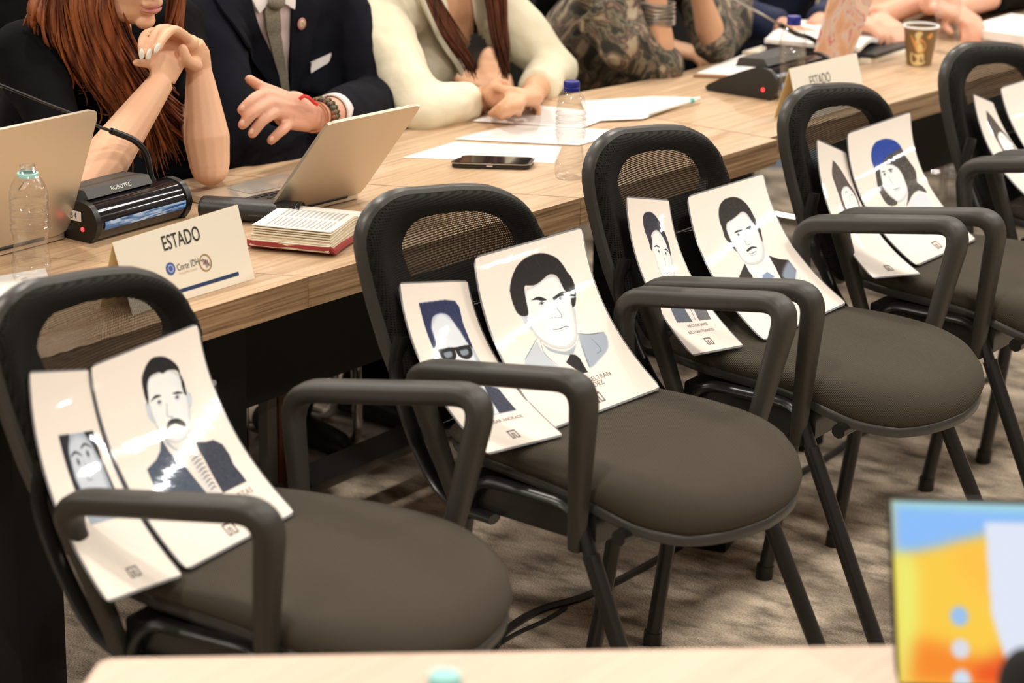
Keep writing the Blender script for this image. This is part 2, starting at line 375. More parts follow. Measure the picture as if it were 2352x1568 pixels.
def ringloft(rings, close=False):
    n = len(rings[0]); vs = [p for r_ in rings for p in r_]
    fs = [(i*n+j, i*n+(j+1) % n, (i+1)*n+(j+1) % n, (i+1)*n+j) for i in range(len(rings)-1) for j in range(n)]
    if close: fs += [((len(rings)-1)*n+j, (len(rings)-1)*n+(j+1) % n, (j+1) % n, j) for j in range(n)]
    return vs, fs
SEAT = [(-.205, 0), (-.203, .09), (-.19, .155), (-.15, .185), (-.05, .203), (.06, .213), (.14, .212), (.205, .197), (.255, .163), (.29, .115), (.308, .06), (.315, 0)]
SEAT = [(float(a), float(b)) for a, b in cr([(x, y) for x, y in SEAT], 3)]
SEAT = SEAT+[(x, -y) for x, y in SEAT[-2:0:-1]]
def zt(x): return float(np.interp(x, [-.2, -.1, .05, .15, .22, .28, .32], [.572, .575, .576, .573, .565, .554, .545]))
def zb(x): return float(np.interp(x, [-.2, -.1, .05, .12, .20, .26, .32], [.545, .540, .538, .528, .502, .487, .484]))
def make_chair():
    t = thing('mesh_back_armchair', '', 'chair')
    # seat cushion
    rings = []
    for sc, h in ((.05, 1.06), (.4, 1.05), (.7, 1.02), (.86, .98), (.94, .86), (.985, .66), (1.0, .42), (.985, .18), (.95, 0), (.6, 0), (.05, 0)):
        rings.append([(.05+(x-.05)*sc, y*sc, zb(.05+(x-.05)*sc)+(zt(.05+(x-.05)*sc)-zb(.05+(x-.05)*sc))*h) for x, y in SEAT])
    vs, fs = ringloft(rings); n = len(SEAT); fs += [tuple(range(n)), tuple(range(len(vs)-1, len(vs)-n-1, -1))]
    MB().add(vs, fs).obj('seat', M['seat'], t, ang=80)
    rings = []
    for sc, h in ((.965, .004), (.985, -.002), (.975, -.012), (.6, -.022), (.05, -.022)):
        rings.append([(.05+(x-.05)*sc, y*sc, zb(.05+(x-.05)*sc)+h) for x, y in SEAT])
    vs, fs = ringloft(rings); fs += [tuple(range(n)), tuple(range(len(vs)-1, len(vs)-n-1, -1))]
    MB().add(vs, fs).obj('seat_shell', M['rim'], t, ang=60)
    # backrest: opaque ring behind, woven mesh stretched over it, plastic rim on the edge
    O = outline(.220, .185, .545, .885, .105, .05); I = [(y+.032, z) for y, z in outline(.146, .124, .700, .846, .055, .05)]
    vs, fs = ringloft([surf(O, -.004, .99), surf(I, -.004), surf(I, -.022), surf(O, -.024, .98)], True)
    fr = MB().add(vs, fs).obj('back_frame', M['plastic'], t)
    rings = [surf(O, -.002, 1.0), surf(O, .012, .985), surf(O, .020, .95), surf(O, .022, .90), surf(O, .015, .80)]+[surf(O, .009, s_) for s_ in (.7, .5, .3, .1)]
    vs, fs = ringloft(rings); nn = len(O); fs += [tuple(range(len(vs)-nn, len(vs)))]
    MB().add(vs, fs).obj('back_mesh', M['mesh'], t, ang=80)
    pr = surf(O, -.012, 1.0); MB().tube(pr+[pr[0]], (.013, .009), n=8, up=(1, 0, 0), cap=False).obj('back_rim', M['rim'], t)
    # side frames, arms, legs
    for s_ in (-1, 1):
        F = lambda x, y, z: (x, s_*y, z)
        arch = fillet([F(-.112, .2135, .44), F(-.084, .2135, .518), F(.11, .2135, .518), F(.142, .216, .44)], .05)
        MB().tube(arch, (.0145, .0095), n=10, up=(0, s_, 0)).obj('side_frame', M['metal_black'], t)
        MB().tube([F(.138, .2155, .45), F(.25, .228, .22), F(.355, .24, .012)], (.0138, .0138), n=12).obj('leg', M['metal_black'], t)
        MB().tube([F(-.108, .2135, .45), F(-.14, .205, .22), F(-.172, .197, .012)], (.0138, .0138), n=12).obj('leg', M['metal_black'], t)
        for (x, y, dx) in ((.357, .24, .004), (-.173, .197, -.002)): MB().tube([F(x-dx, y, .028), F(x, y, .0)], .0165, n=12).obj('foot_cap', M['plastic'], t)
        path = fillet([F(-.118, .216, .462), F(-.172, .266, .686), F(.158, .266, .738), F(.112, .218, .455)], .050, 8)
        k = len(path); rad = []
        for i, p in enumerate(path):
            q = min(1, max(0, (p[2]-.60)/.08)); rad.append((.0125+.0125*q, .0125+.0038*q))
        pts = path
        # cross-section: wide axis across the arm (y), thin axis in the plane of the loop
        MB().tube(pts, rad, n=20, up=(0, 1, 0), sq=.72).obj('armrest', M['armplastic'], t, ang=80)
        back = cr([F(-.262, .188, .70), F(-.262, .200, .64), F(-.222, .208, .56), F(-.172, .211, .49), F(-.12, .2135, .462), F(-.05, .2135, .458)], 5)
        MB().tube(back, (.0085, .0150), n=10, up=(1, 0, .8)).obj('back_support', M['metal_black'], t)
    MB().box((.01, 0, .487), (.26, .415, .05), bev=.006).obj('under_seat_plate', M['metal_black'], t)
    for x, z in ((.185, .488), (-.10, .47)): MB().tube([(x, -.213, z), (x, .213, z)], .0125, n=10).obj('cross_bar', M['metal_black'], t)
    return t
CH = {1: (-.04, -.694, .144), 2: (0, 0, -.027), 3: (-.009, .611, .032), 4: (-.005, 1.236, .032), 5: (.009, 1.849, -.04)}
CLAB = {1: 'black mesh-back armchair nearest the camera, in front of the cream name card at the left',
        2: 'black mesh-back armchair in front of the red book, second from the left of the row',
        3: 'black mesh-back armchair beside the blue-capped bottle and the phone, middle of the row',
        4: 'black mesh-back armchair in front of the half hidden name card, second from the right',
        5: 'black mesh-back armchair cut off by the right edge, farthest of the row'}
def dup(root):
    r_ = root.copy(); COL.objects.link(r_)
    for c_ in root.children:
        k = c_.copy(); COL.objects.link(k); k.parent = r_
    return r_
chairs = {}
proto = make_chair()
for i, (x, y, a) in CH.items():
    c_ = proto if i == 1 else dup(proto)
    c_.location = (x, y, 0); c_.rotation_euler = (0, 0, a); tag(c_, CLAB[i], 'chair', 'mesh-back armchairs in a row'); chairs[i] = c_
    for k_ in c_.children:
        if k_.name.startswith(('back_frame', 'back_mesh', 'back_rim')): k_.location.z = {1: .012, 3: -.003, 4: -.022, 5: -.028}.get(i, 0)      # backs set at slightly different heights

# ---------------------------------------------------------------- portrait prints (drawn into small rasters)
W_, H_ = 400, 500
YY, XX = np.mgrid[0:H_, 0:W_].astype(np.float32)
def blur(a, s_):
    if s_ < .5: return a
    k = int(3*s_)+1; g = np.exp(-np.arange(-k, k+1)**2/(2*s_*s_)); g /= g.sum()
    a = np.apply_along_axis(lambda v: np.convolve(v, g, 'same'), 0, a); return np.apply_along_axis(lambda v: np.convolve(v, g, 'same'), 1, a)
def polymask(P, soft=.6):
    P = np.array(P)*[W_, H_]; x0, y0 = np.floor(P.min(0)-3*soft-3).astype(int); x1, y1 = np.ceil(P.max(0)+3*soft+3).astype(int)
    x0, y0, x1, y1 = max(x0, 0), max(y0, 0), min(x1, W_), min(y1, H_)
    if x1 <= x0 or y1 <= y0: return None
    xx, yy = XX[y0:y1, x0:x1]+.5, YY[y0:y1, x0:x1]+.5; ins = np.zeros(xx.shape, bool)
    for i in range(len(P)):
        (ax, ay), (bx, by) = P[i], P[(i+1) % len(P)]
        if ay == by: continue
        c_ = ((ay > yy) != (by > yy)) & (xx < (bx-ax)*(yy-ay)/(by-ay)+ax); ins ^= c_
    return (slice(y0, y1), slice(x0, x1)), blur(ins.astype(np.float32), soft)
class Sheet:
    """quadratic-bent laminated sheet; points on the print are authored in photo coordinates and mapped to sheet uv"""
    def __init__(s, top, bot, sag):
        s.T, s.B = [np.array(p, float) for p in top], [np.array(p, float) for p in bot]; s.sag = np.array(sag, float)
        g = np.linspace(0, 1, 81); s.g = [(u, v) for v in g for u in g]
        s.P = pj(np.array([s.F(u, v) for u, v in s.g]))
        s.img = np.empty((H_, W_, 3), np.float32); s.img[:] = (.945, .90, .86)
    def F(s, u, v):
        a = s.T[0]*(1-u)+s.T[1]*u; b = s.B[0]*(1-u)+s.B[1]*u
        return a*(1-v)+b*v+s.sag*4*v*(1-v)
    def uv(s, p):
        d2 = ((s.P-np.array(p))**2).sum(1); i = int(d2.argmin()); u, v = s.g[i]
        for _ in range(3):
            e = 1e-3; q, qu, qv = pj(np.array([s.F(u, v), s.F(u+e, v), s.F(u, v+e)]))
            J = np.stack([(qu-q)/e, (qv-q)/e], 1)
            try: du = np.linalg.solve(J, np.array(p)-q)
            except Exception: break
            u, v = u+float(np.clip(du[0], -.3, .3)), v+float(np.clip(du[1], -.3, .3))
        return (u, v)
    def tr(s, pts, o): return [s.uv((o[0]+x/o[2], o[1]+y/o[2])) for x, y in pts]
    def fill(s, uvp, col, soft=.7, a=1.0, tex=0):
        r_ = polymask(uvp, soft)
        if r_ is None: return
        sl, mk = r_; mk = mk*a
        c_ = np.array(col, np.float32)
        if tex:
            rs = np.random.RandomState(3); n = blur(rs.rand(*mk.shape).astype(np.float32)-.5, 1.2)*tex*2.2; c_ = np.clip(c_+n[..., None], 0, 1)
        s.img[sl] = s.img[sl]*(1-mk[..., None])+c_*mk[..., None]
    def line(s, pts, wd, col, soft=.5, a=1.0):
        P = [np.array(p) for p in cr(pts, 4)]; L = []; Rr = []
        for i, p in enumerate(P):
            t = (P[min(i+1, len(P)-1)]-P[max(i-1, 0)])*[W_, H_]; t /= np.linalg.norm(t)+1e-9; n = np.array([-t[1]/W_, t[0]/H_])
            k = wd*(.45+.55*math.sin(math.pi*(i+.5)/len(P))); L.append(p+n*k/2); Rr.append(p-n*k/2)
        s.fill(L+Rr[::-1], col, soft, a)
    def dot(s, c_, r_, col, soft=.5, a=1):
        s.fill([(c_[0]+r_/W_*math.cos(t), c_[1]+r_/H_*math.sin(t)) for t in np.linspace(0, 2*math.pi, 14)[:-1]], col, soft, a)
def sm(p, n=3): return [tuple(q) for q in cr(list(p)+[p[0]], n)[:-1]]
def print_mat(name, img):
    im = bpy.data.images.new(name, W_, H_); px = np.ones((H_, W_, 4), np.float32); px[..., :3] = img[::-1]; im.pixels.foreach_set(px.ravel()); im.update(); im.pack()
    m_ = mat(name, (1, 1, 1), .6, coat=.8, spec=.2); nt = m_.node_tree; t_ = node(nt, 'ShaderNodeTexImage'); t_.image = im
    uvn = node(nt, 'ShaderNodeUVMap'); uvn.uv_map = 'UVMap'; nt.links.new(uvn.outputs[0], t_.inputs[0]); b = nt.nodes['Principled BSDF']
    nt.links.new(t_.outputs[0], b.inputs['Base Color'])
    n = node(nt, 'ShaderNodeTexNoise'); n.inputs['Scale'].default_value = 30; coords(nt, n, (3, 1, 1)); k = node(nt, 'ShaderNodeBump'); k.inputs['Strength'].default_value = .06; k.inputs['Distance'].default_value = .002
    nt.links.new(n.outputs[0], k.inputs['Height']); nt.links.new(k.outputs[0], b.inputs['Coat Normal'])
    b.inputs['Coat Roughness'].default_value = .035; b.inputs['Coat IOR'].default_value = 1.6; return m_
def laminate():
    m_ = bpy.data.materials.new('clear_laminate'); m_.use_nodes = True; nt = m_.node_tree; nt.nodes.clear()
    o = node(nt, 'ShaderNodeOutputMaterial'); a = node(nt, 'ShaderNodeBsdfTransparent'); a.inputs[0].default_value = (.8, .8, .82, 1)
    g = node(nt, 'ShaderNodeBsdfPrincipled'); g.inputs['Base Color'].default_value = (.35, .35, .36, 1); g.inputs['Roughness'].default_value = .12
    x = node(nt, 'ShaderNodeMixShader'); x.inputs[0].default_value = .5
    nt.links.new(a.outputs[0], x.inputs[1]); nt.links.new(g.outputs[0], x.inputs[2]); nt.links.new(x.outputs[0], o.inputs[0]); return m_
M['laminate'] = laminate()
SKN, LIN, MID, DRK = (.94, .945, .94), (.30, .33, .38), (.62, .67, .72), (.06, .05, .055)
def face(s, o, hair, outl, brows, pupils, nose, mouth, hc=DRK, htex=.06, ears=(), shade=.55):
    T_ = lambda p: s.tr(p, o)
    for e_ in ears: s.fill(sm(T_(e_)), (.78, .82, .85), .8); s.line(T_(e_), 1.3, MID)
    fo = sm(T_(outl)); s.fill(fo, MID, 2.6, shade); c_ = np.mean(fo, 0); s.fill([tuple(c_+(np.array(p)-c_)*.93+np.array([-.004, -.004])) for p in fo], SKN, 2.5)
    s.line(fo[len(fo)//6:len(fo)*2//3], 1.5, LIN, 1.0, .45)
    rg = [tuple(c_+(np.array(p)-c_)*.9+np.array([.03, .02])) for p in fo]; s.fill(rg, (.84, .86, .88), 7, .35); s.fill([tuple(c_+(np.array(p)-c_)*.72+np.array([-.015, -.01])) for p in fo], SKN, 7, .9)
    s.fill(sm(T_(hair), 2), hc, 1.1, 1, htex); hh = np.array(sm(T_(hair), 2)); hc_ = hh.mean(0); keep = s.img.copy(); hm = np.zeros((H_, W_), np.float32); r_ = polymask(hh, .8); hm[r_[0]] = r_[1]; rs = np.random.RandomState(5)
    for q in range(26):
        p0 = hh[rs.randint(len(hh))]; p1 = p0*.80+hc_*.20; p2 = p0*.62+hc_*.38+rs.randn(2)*.008; s.line([tuple(p0*.95+hc_*.05), tuple(p1), tuple(p2)], 1.6, tuple(np.array(hc)+.20*rs.rand()), .8, .5)
    s.img[:] = keep*(1-hm[..., None])+s.img*hm[..., None]
    for b_ in brows: s.fill(sm(T_(b_)), DRK, .6)
    for p in pupils:
        c_ = T_([p])[0]; s.fill([(c_[0]+8/W_*math.cos(t), c_[1]+4.2/H_*math.sin(t)) for t in np.linspace(0, 6.28, 12)], (.70, .74, .78), .8)
        s.dot(c_, 3.1, (.05, .04, .04)); s.line([(c_[0]-9/W_, c_[1]+1/H_), (c_[0], c_[1]-5/H_), (c_[0]+9/W_, c_[1])], 1.7, LIN)
        s.line([(c_[0]-7/W_, c_[1]+6/H_), (c_[0], c_[1]+8/H_), (c_[0]+8/W_, c_[1]+5/H_)], 1.0, MID, .8)
    s.line(T_(nose), 1.8, LIN, .8, .8); q = T_(nose)[-1]; s.dot((q[0]-6/W_, q[1]), 1.6, LIN, .6)
    s.line(T_(mouth), 2.2, LIN, .6); mm = T_(mouth); s.line([(p[0], p[1]+6/H_) for p in mm], 1.8, MID, 1.2)
SH = {}
def sheet(key, i, tl, tr_, br, bl, name_, label, xb=-.285, zb_=.581, sag=(-.030, 0, -.014), loc=None):
    X, Y, a = CH[i]; c, s_ = math.cos(a), math.sin(a)
    def loc2w(l): return np.array([X+c*l[0]-s_*l[1], Y+s_*l[0]+c*l[1], l[2]])
    if loc is None:
        top = [onpl(*p, loc2w((xb, 0, 0)), (c, s_, 0)) for p in (tl, tr_)]; bot = [at(*p, zb_) for p in (bl, br)]
    else: top = [loc2w(p) for p in loc[:2]]; bot = [loc2w(p) for p in (loc[3], loc[2])]
    sg = np.array([c*sag[0], s_*sag[0], sag[2]]); SH[key] = s = Sheet(top, bot, sg); s.meta = (name_, label); return s
P_ = 'laminated_portrait'
sheet('1L', 1, (65, 852), (205, 846), (424, 1322), (245, 1385), P_, 'narrow laminated sheet with a square face photo, behind the near arm of the nearest chair', xb=-.288)
sheet('1R', 1, (205, 840), (455, 740), (682, 1178), (428, 1312), P_, 'laminated portrait of a man with a thick moustache, striped tie and dark suit', xb=-.284)
sheet('2L', 2, (915, 648), (1075, 643), (1298, 1000), (1118, 1045), P_, 'narrow laminated portrait with thick black glasses, on the second chair', sag=(-.034, 0, -.016), xb=-.280)
sheet('2R', 2, (1087, 590), (1338, 520), (1522, 892), (1262, 990), P_, 'large laminated portrait of a dark-haired man in a pale suit and black tie', xb=-.276)
sheet('3L', 3, (1437, 450), (1537, 458), (1712, 795), (1590, 818), P_, 'narrow laminated portrait of a short-haired man in a grey suit, on the middle chair')
sheet('3R', 3, (1577, 450), (1754, 397), (1948, 697), (1755, 785), P_, 'laminated portrait of a man with thick sideburns and a thin moustache, on the middle chair')
sheet('4L', 4, (1875, 318), (1945, 350), (2118, 630), (2005, 640), P_, 'narrow laminated portrait of a long-haired face, on the chair second from the right', sag=(-.028, 0, -.02))
sheet('4R', 4, (1945, 305), (2092, 255), (2245, 550), (2105, 612), P_, 'laminated portrait of a long-haired person with a blue reflection painted on the hair, fourth chair of the row', sag=(-.036, 0, -.018))
sheet('5L', 5, 0, 0, 0, 0, P_, 'narrow laminated portrait on the farthest chair, at the right edge', sag=(-.028, 0, -.02), loc=[(-.29, -.145, .785), (-.29, -.055, .752), (-.03, -.10, .581), (-.09, -.19, .581)])
sheet('5R', 5, 0, 0, 0, 0, P_, 'laminated portrait on the farthest chair, cut off by the right edge', sag=(-.034, 0, -.018), loc=[(-.288, -.035, .782), (-.288, .21, .785), (-.03, .165, .581), (-.03, -.10, .581)])

# 2R
o = (800, 400, 2.6133); s = SH['2R']; T_ = lambda p: s.tr(p, o)
s.fill(sm(T_([(1130, 1000), (1090, 1060), (1058, 1115), (1080, 1150), (1270, 1160), (1250, 1150), (1170, 1070)])), (.74, .77, .80), 1.5); s.fill(sm(T_([(1375, 955), (1440, 962), (1535, 950), (1560, 1040), (1510, 1110), (1450, 1165), (1420, 1100), (1395, 1030)])), (.62, .66, .71), 1.8)
s.line(T_([(1130, 985), (1090, 1060), (1058, 1115)]), 1.5, LIN); s.line(T_([(1150, 1000), (1180, 1080), (1260, 1150)]), 1.5, LIN); s.line(T_([(1375, 958), (1450, 962), (1535, 950)]), 1.8, LIN); s.line(T_([(1400, 1030), (1425, 1100), (1450, 1165)]), 1.5, LIN); s.line(T_([(1460, 990), (1515, 1050), (1490, 1080)]), 1.3, LIN)
s.fill(sm(T_([(1135, 960), (1180, 1030), (1300, 1065), (1375, 1010), (1380, 980), (1350, 1085), (1330, 1090), (1200, 1060)])), (.55, .60, .65), 1.5, .8)
s.fill(T_([(1332, 1083), (1362, 1085), (1388, 1105), (1438, 1190), (1402, 1196), (1355, 1165), (1306, 1132)]), DRK, .8, 1, .05)
face(s, o, [(975, 640), (968, 700), (985, 770), (1010, 830), (1040, 852), (1075, 848), (1078, 820), (1070, 780), (1060, 730), (1055, 690), (1062, 668), (1110, 668), (1150, 645), (1190, 610), (1215, 600), (1240, 605), (1262, 625), (1280, 665), (1300, 700), (1320, 720), (1335, 760), (1345, 800), (1362, 780), (1365, 720), (1355, 660), (1335, 615), (1310, 585), (1290, 550), (1250, 505), (1200, 482), (1150, 475), (1090, 490), (1040, 520), (1000, 570)],
     [(1060, 690), (1062, 850), (1095, 925), (1130, 975), (1190, 1022), (1250, 1046), (1310, 1046), (1350, 1022), (1370, 980), (1368, 900), (1358, 850), (1345, 790), (1320, 720), (1280, 650), (1240, 605), (1180, 620), (1120, 665)],
     [[(1096, 758), (1130, 738), (1160, 740), (1190, 755), (1160, 760), (1130, 755)], [(1226, 742), (1260, 718), (1285, 706), (1310, 712), (1300, 726), (1262, 738), (1235, 758)]], [(1160, 776), (1272, 751)],
     [(1238, 770), (1252, 805), (1278, 845), (1272, 862), (1232, 860)], [(1228, 934), (1265, 930), (1300, 915), (1326, 918)], hc=(.075, .045, .045), ears=[[(1035, 850), (1065, 848), (1088, 875), (1106, 932), (1085, 925), (1055, 890)], [(1350, 800), (1362, 830), (1362, 870)]])
# 1R
o = (0, 600, 2.6133); s = SH['1R']; T_ = lambda p: s.tr(p, o)
s.fill(T_([(965, 1060), (960, 1140), (935, 1195), (880, 1250), (905, 1310), (950, 1400), (1330, 1480), (1335, 1392), (1240, 1390), (1190, 1320), (1100, 1215), (1020, 1150)]), (.27, .31, .38), 1.0, 1, .12)
s.fill(T_([(1168, 1085), (1230, 1086), (1280, 1073), (1335, 1100), (1375, 1160), (1400, 1220), (1450, 1280), (1480, 1320), (1335, 1392), (1300, 1330), (1232, 1200), (1195, 1140)]), (.20, .22, .28), 1.0, 1, .12)
s.fill(T_([(965, 1060), (1020, 1150), (1100, 1215), (1240, 1390), (1336, 1390), (1300, 1330), (1195, 1140), (1168, 1085)]), (.93, .88, .84), .8)
s.fill(sm(T_([(975, 1050), (1050, 1120), (1090, 1130), (1150, 1060), (1165, 1095), (1140, 1150), (1060, 1140), (1000, 1100)])), (.66, .71, .76), 1.6)
s.fill(T_([(1130, 1170), (1180, 1150), (1200, 1200), (1235, 1265), (1325, 1390), (1240, 1387), (1195, 1310), (1165, 1235), (1150, 1220)]), (.85, .83, .82), .6)
for k in range(9): s.line(T_([(1150+k*14, 1200+k*22), (1175+k*14, 1175+k*22), (1200+k*13, 1160+k*25)]), 2.6, (.25, .27, .32))
face(s, o, [(885, 865), (870, 820), (855, 760), (850, 700), (865, 650), (885, 610), (915, 580), (960, 572), (1000, 580), (1040, 605), (1070, 640), (1080, 680), (1100, 720), (1112, 770), (1118, 805), (1105, 795), (1092, 760), (1085, 720), (1075, 680), (1058, 655), (1030, 650), (1000, 655), (975, 674), (955, 665), (925, 675), (900, 690), (885, 720), (882, 760), (888, 820)],
     [(885, 700), (882, 800), (900, 890), (925, 960), (955, 1020), (1000, 1072), (1050, 1090), (1100, 1075), (1135, 1030), (1141, 980), (1141, 900), (1125, 800), (1085, 700), (1030, 650), (960, 660)],
     [[(900, 845), (930, 806), (968, 808), (930, 824)], [(1030, 797), (1060, 783), (1097, 790), (1060, 798)]], [(955, 848), (1062, 818)], [(1000, 850), (1000, 900), (1005, 930), (1040, 935)], [(1030, 1010), (1060, 1005), (1085, 1005)],
     hc=(.05, .05, .07), ears=[[(868, 862), (888, 852), (912, 900), (932, 962), (912, 965), (886, 930)], [(1120, 790), (1142, 798), (1148, 850), (1136, 885)]])
s.fill(sm(T_([(993, 1020), (1008, 965), (1045, 945), (1082, 950), (1110, 972), (1114, 994), (1080, 985), (1050, 975), (1020, 992), (1006, 1022)])), (.06, .08, .07), .6)
# 3R
o = (1420, 380, 3.409); s = SH['3R']; T_ = lambda p: s.tr(p, o)
s.fill(T_([(990, 770), (950, 860), (940, 900), (1060, 900), (1045, 858), (1010, 800)]), (.14, .11, .11), .9); s.fill(T_([(1178, 708), (1260, 735), (1330, 742), (1392, 820), (1380, 900), (1280, 900), (1230, 800)]), (.16, .12, .12), 1.0)
s.fill(sm(T_([(1330, 742), (1392, 820), (1380, 900), (1290, 880), (1290, 820)])), (.62, .68, .76), 4, .8)
s.fill(sm(T_([(985, 760), (1040, 800), (1110, 785), (1150, 700), (1195, 740), (1235, 880), (1060, 870)])), (.84, .87, .9), 1.2)
s.fill(T_([(1128, 862), (1165, 835), (1225, 872), (1180, 900), (1130, 900)]), (.5, .56, .68), 1)
face(s, o, [(950, 700), (900, 650), (860, 600), (830, 560), (815, 500), (790, 430), (785, 350), (800, 300), (840, 260), (900, 248), (950, 260), (1000, 300), (1035, 350), (1060, 400), (1090, 450), (1115, 510), (1130, 600), (1115, 570), (1085, 490), (1040, 430), (1010, 385), (985, 365), (960, 365), (920, 400), (880, 430), (850, 450), (845, 500), (870, 570), (900, 620), (930, 680)],
     [(850, 455), (850, 510), (890, 600), (940, 690), (990, 760), (1040, 778), (1090, 770), (1130, 740), (1142, 690), (1135, 620), (1110, 550), (1080, 470), (1020, 400), (985, 365), (940, 385), (880, 430)],
     [[(903, 532), (930, 510), (975, 505), (935, 524)], [(990, 502), (1020, 478), (1052, 478), (1020, 494)]], [(940, 546), (1027, 499)], [(982, 550), (990, 590), (1005, 622), (1032, 616)], [(1018, 694), (1045, 690), (1078, 672)], hc=(.13, .11, .11), htex=.12)
s.fill(sm(T_([(1000, 668), (1030, 642), (1062, 636), (1086, 645), (1050, 650), (1014, 676)])), (.12, .11, .12), .6)
# 3L
s = SH['3L']; T_ = lambda p: s.tr(p, o)
face(s, o, [(250, 650), (235, 590), (215, 540), (195, 470), (192, 400), (210, 370), (250, 365), (285, 390), (320, 440), (350, 500), (380, 570), (400, 640), (412, 710), (400, 690), (375, 620), (350, 565), (320, 522), (295, 505), (270, 520), (255, 550), (265, 600), (262, 670)],
     [(265, 540), (262, 640), (290, 720), (310, 790), (345, 870), (390, 900), (430, 890), (440, 850), (425, 780), (410, 700), (380, 610), (330, 530), (295, 505)], [[(275, 642), (298, 624), (325, 645), (300, 636)], [(355, 662), (375, 654), (393, 678), (375, 666)]],
     [(315, 674), (371, 690)], [(345, 690), (362, 740), (372, 782)], [(375, 850), (395, 838), (418, 843)], hc=(.21, .20, .25), htex=.12)
s.fill(T_([(395, 1060), (480, 1050), (540, 1140), (582, 1226), (460, 1231), (420, 1150)]), (.35, .38, .44), 1, 1, .1); s.fill(T_([(560, 1060), (650, 1060), (690, 1130), (726, 1205), (632, 1216), (590, 1130)]), (.38, .38, .40), 1, 1, .1)
s.fill(T_([(480, 1050), (560, 1060), (632, 1216), (582, 1226)]), (.88, .86, .84), .8); s.line(T_([(530, 1080), (570, 1140), (605, 1215)]), 3, (.3, .3, .32))
# 4R
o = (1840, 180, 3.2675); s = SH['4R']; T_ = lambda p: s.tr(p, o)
s.fill(sm(T_([(790, 940), (860, 870), (930, 870), (990, 960), (900, 1000)])), (.84, .85, .88), 3)
face(s, o, [(545, 660), (525, 600), (530, 530), (560, 480), (630, 455), (700, 470), (750, 520), (780, 580), (830, 650), (860, 700), (870, 780), (910, 810), (945, 862), (880, 842), (830, 880), (790, 965), (803, 860), (775, 760), (740, 690), (690, 650), (620, 645), (590, 670), (600, 750), (620, 830), (670, 890), (722, 930), (705, 955), (650, 952), (600, 880), (570, 800), (560, 720)],
     [(590, 670), (600, 760), (640, 850), (700, 910), (740, 930), (790, 880), (805, 820), (775, 740), (730, 670), (660, 640)], [[(600, 705), (615, 695), (632, 700)], [(645, 692), (665, 680), (690, 682)]], [(625, 722), (672, 698)], [(655, 725), (665, 760), (685, 785)], [(688, 834), (712, 832), (742, 815)], hc=(.27, .25, .23), htex=.25)
s.fill(sm(T_([(548, 680), (525, 600), (530, 530), (560, 480), (630, 455), (700, 470), (748, 518), (690, 555), (640, 590), (610, 640), (575, 690)])), (.16, .27, .62), 1.5, 1, .12)  # blue gloss reflection over the dark hair, painted into the print
# 4L
s = SH['4L']; T_ = lambda p: s.tr(p, o)
s.fill(sm(T_([(235, 615), (262, 640), (305, 700), (352, 780), (402, 860), (440, 960), (430, 1020), (345, 1020), (290, 900), (255, 800), (230, 720)])), (.36, .32, .30), 1.2, 1, .2)
s.fill(sm(T_([(318, 815), (300, 860), (325, 950), (365, 1025), (430, 1010), (425, 940), (395, 870), (350, 815)])), SKN, 1.5); s.line(T_([(330, 860), (340, 850), (352, 862)]), 2, LIN); s.line(T_([(370, 880), (382, 872), (392, 890)]), 2, LIN); s.line(T_([(360, 880), (366, 925), (372, 935)]), 1.5, LIN)
for k in range(5): s.line(T_([(400+k*26, 1060+k*6), (420+k*26, 1120+k*10), (445+k*25, 1185+k*8)]), 2, (.7, .7, .72), 1)
# 1L square photo
o = (40, 840, 2.8); s = SH['1L']; T_ = lambda p: s.tr(p, o)
q = T_([(262, 447), (487, 425)])+T_([(392, 1048)]); u0, u1, v0, v1 = q[0][0], q[1][0], (q[0][1]+q[1][1])/2, q[2][1]
R_ = lambda a, b: (u0+(u1-u0)*a, v0+(v1-v0)*b)
s.fill([R_(0, 0), R_(1, 0), R_(1, 1), R_(0, 1)], (.62, .66, .72), .7, 1, .1)
s.fill([R_(0, 0), R_(.3, 0), R_(.16, .2), R_(.12, .5), R_(.2, .75), R_(.0, .8)], (.10, .11, .15), 2); s.fill([R_(.72, 0), R_(1, 0), R_(1, 1), R_(.93, .8), R_(.96, .4), R_(.86, .15)], (.06, .05, .06), 1.2)
s.fill(sm([R_(.2, .12), R_(.5, .02), (R_(.8, .15)), R_(.86, .5), R_(.75, .85), R_(.45, .95), R_(.2, .7), R_(.15, .4)]), (.80, .83, .88), 6)
for a_, b_ in ((.34, .31), (.66, .24)): s.dot(R_(a_, b_), 9, (.45, .5, .56), 2); s.dot(R_(a_, b_), 5, (.06, .05, .06)); s.line([R_(a_-.15, b_-.07), R_(a_, b_-.11), R_(a_+.15, b_-.06)], 5, (.1, .1, .12), 1)
s.line([R_(.5, .3), R_(.46, .45), R_(.42, .52), R_(.56, .53)], 3, (.4, .44, .5), 1); s.line([R_(.34, .68), R_(.5, .64), R_(.7, .66)], 5, (.25, .27, .32), 1); s.line([R_(.36, .72), R_(.5, .76), R_(.68, .7)], 4, (.5, .52, .58), 1)
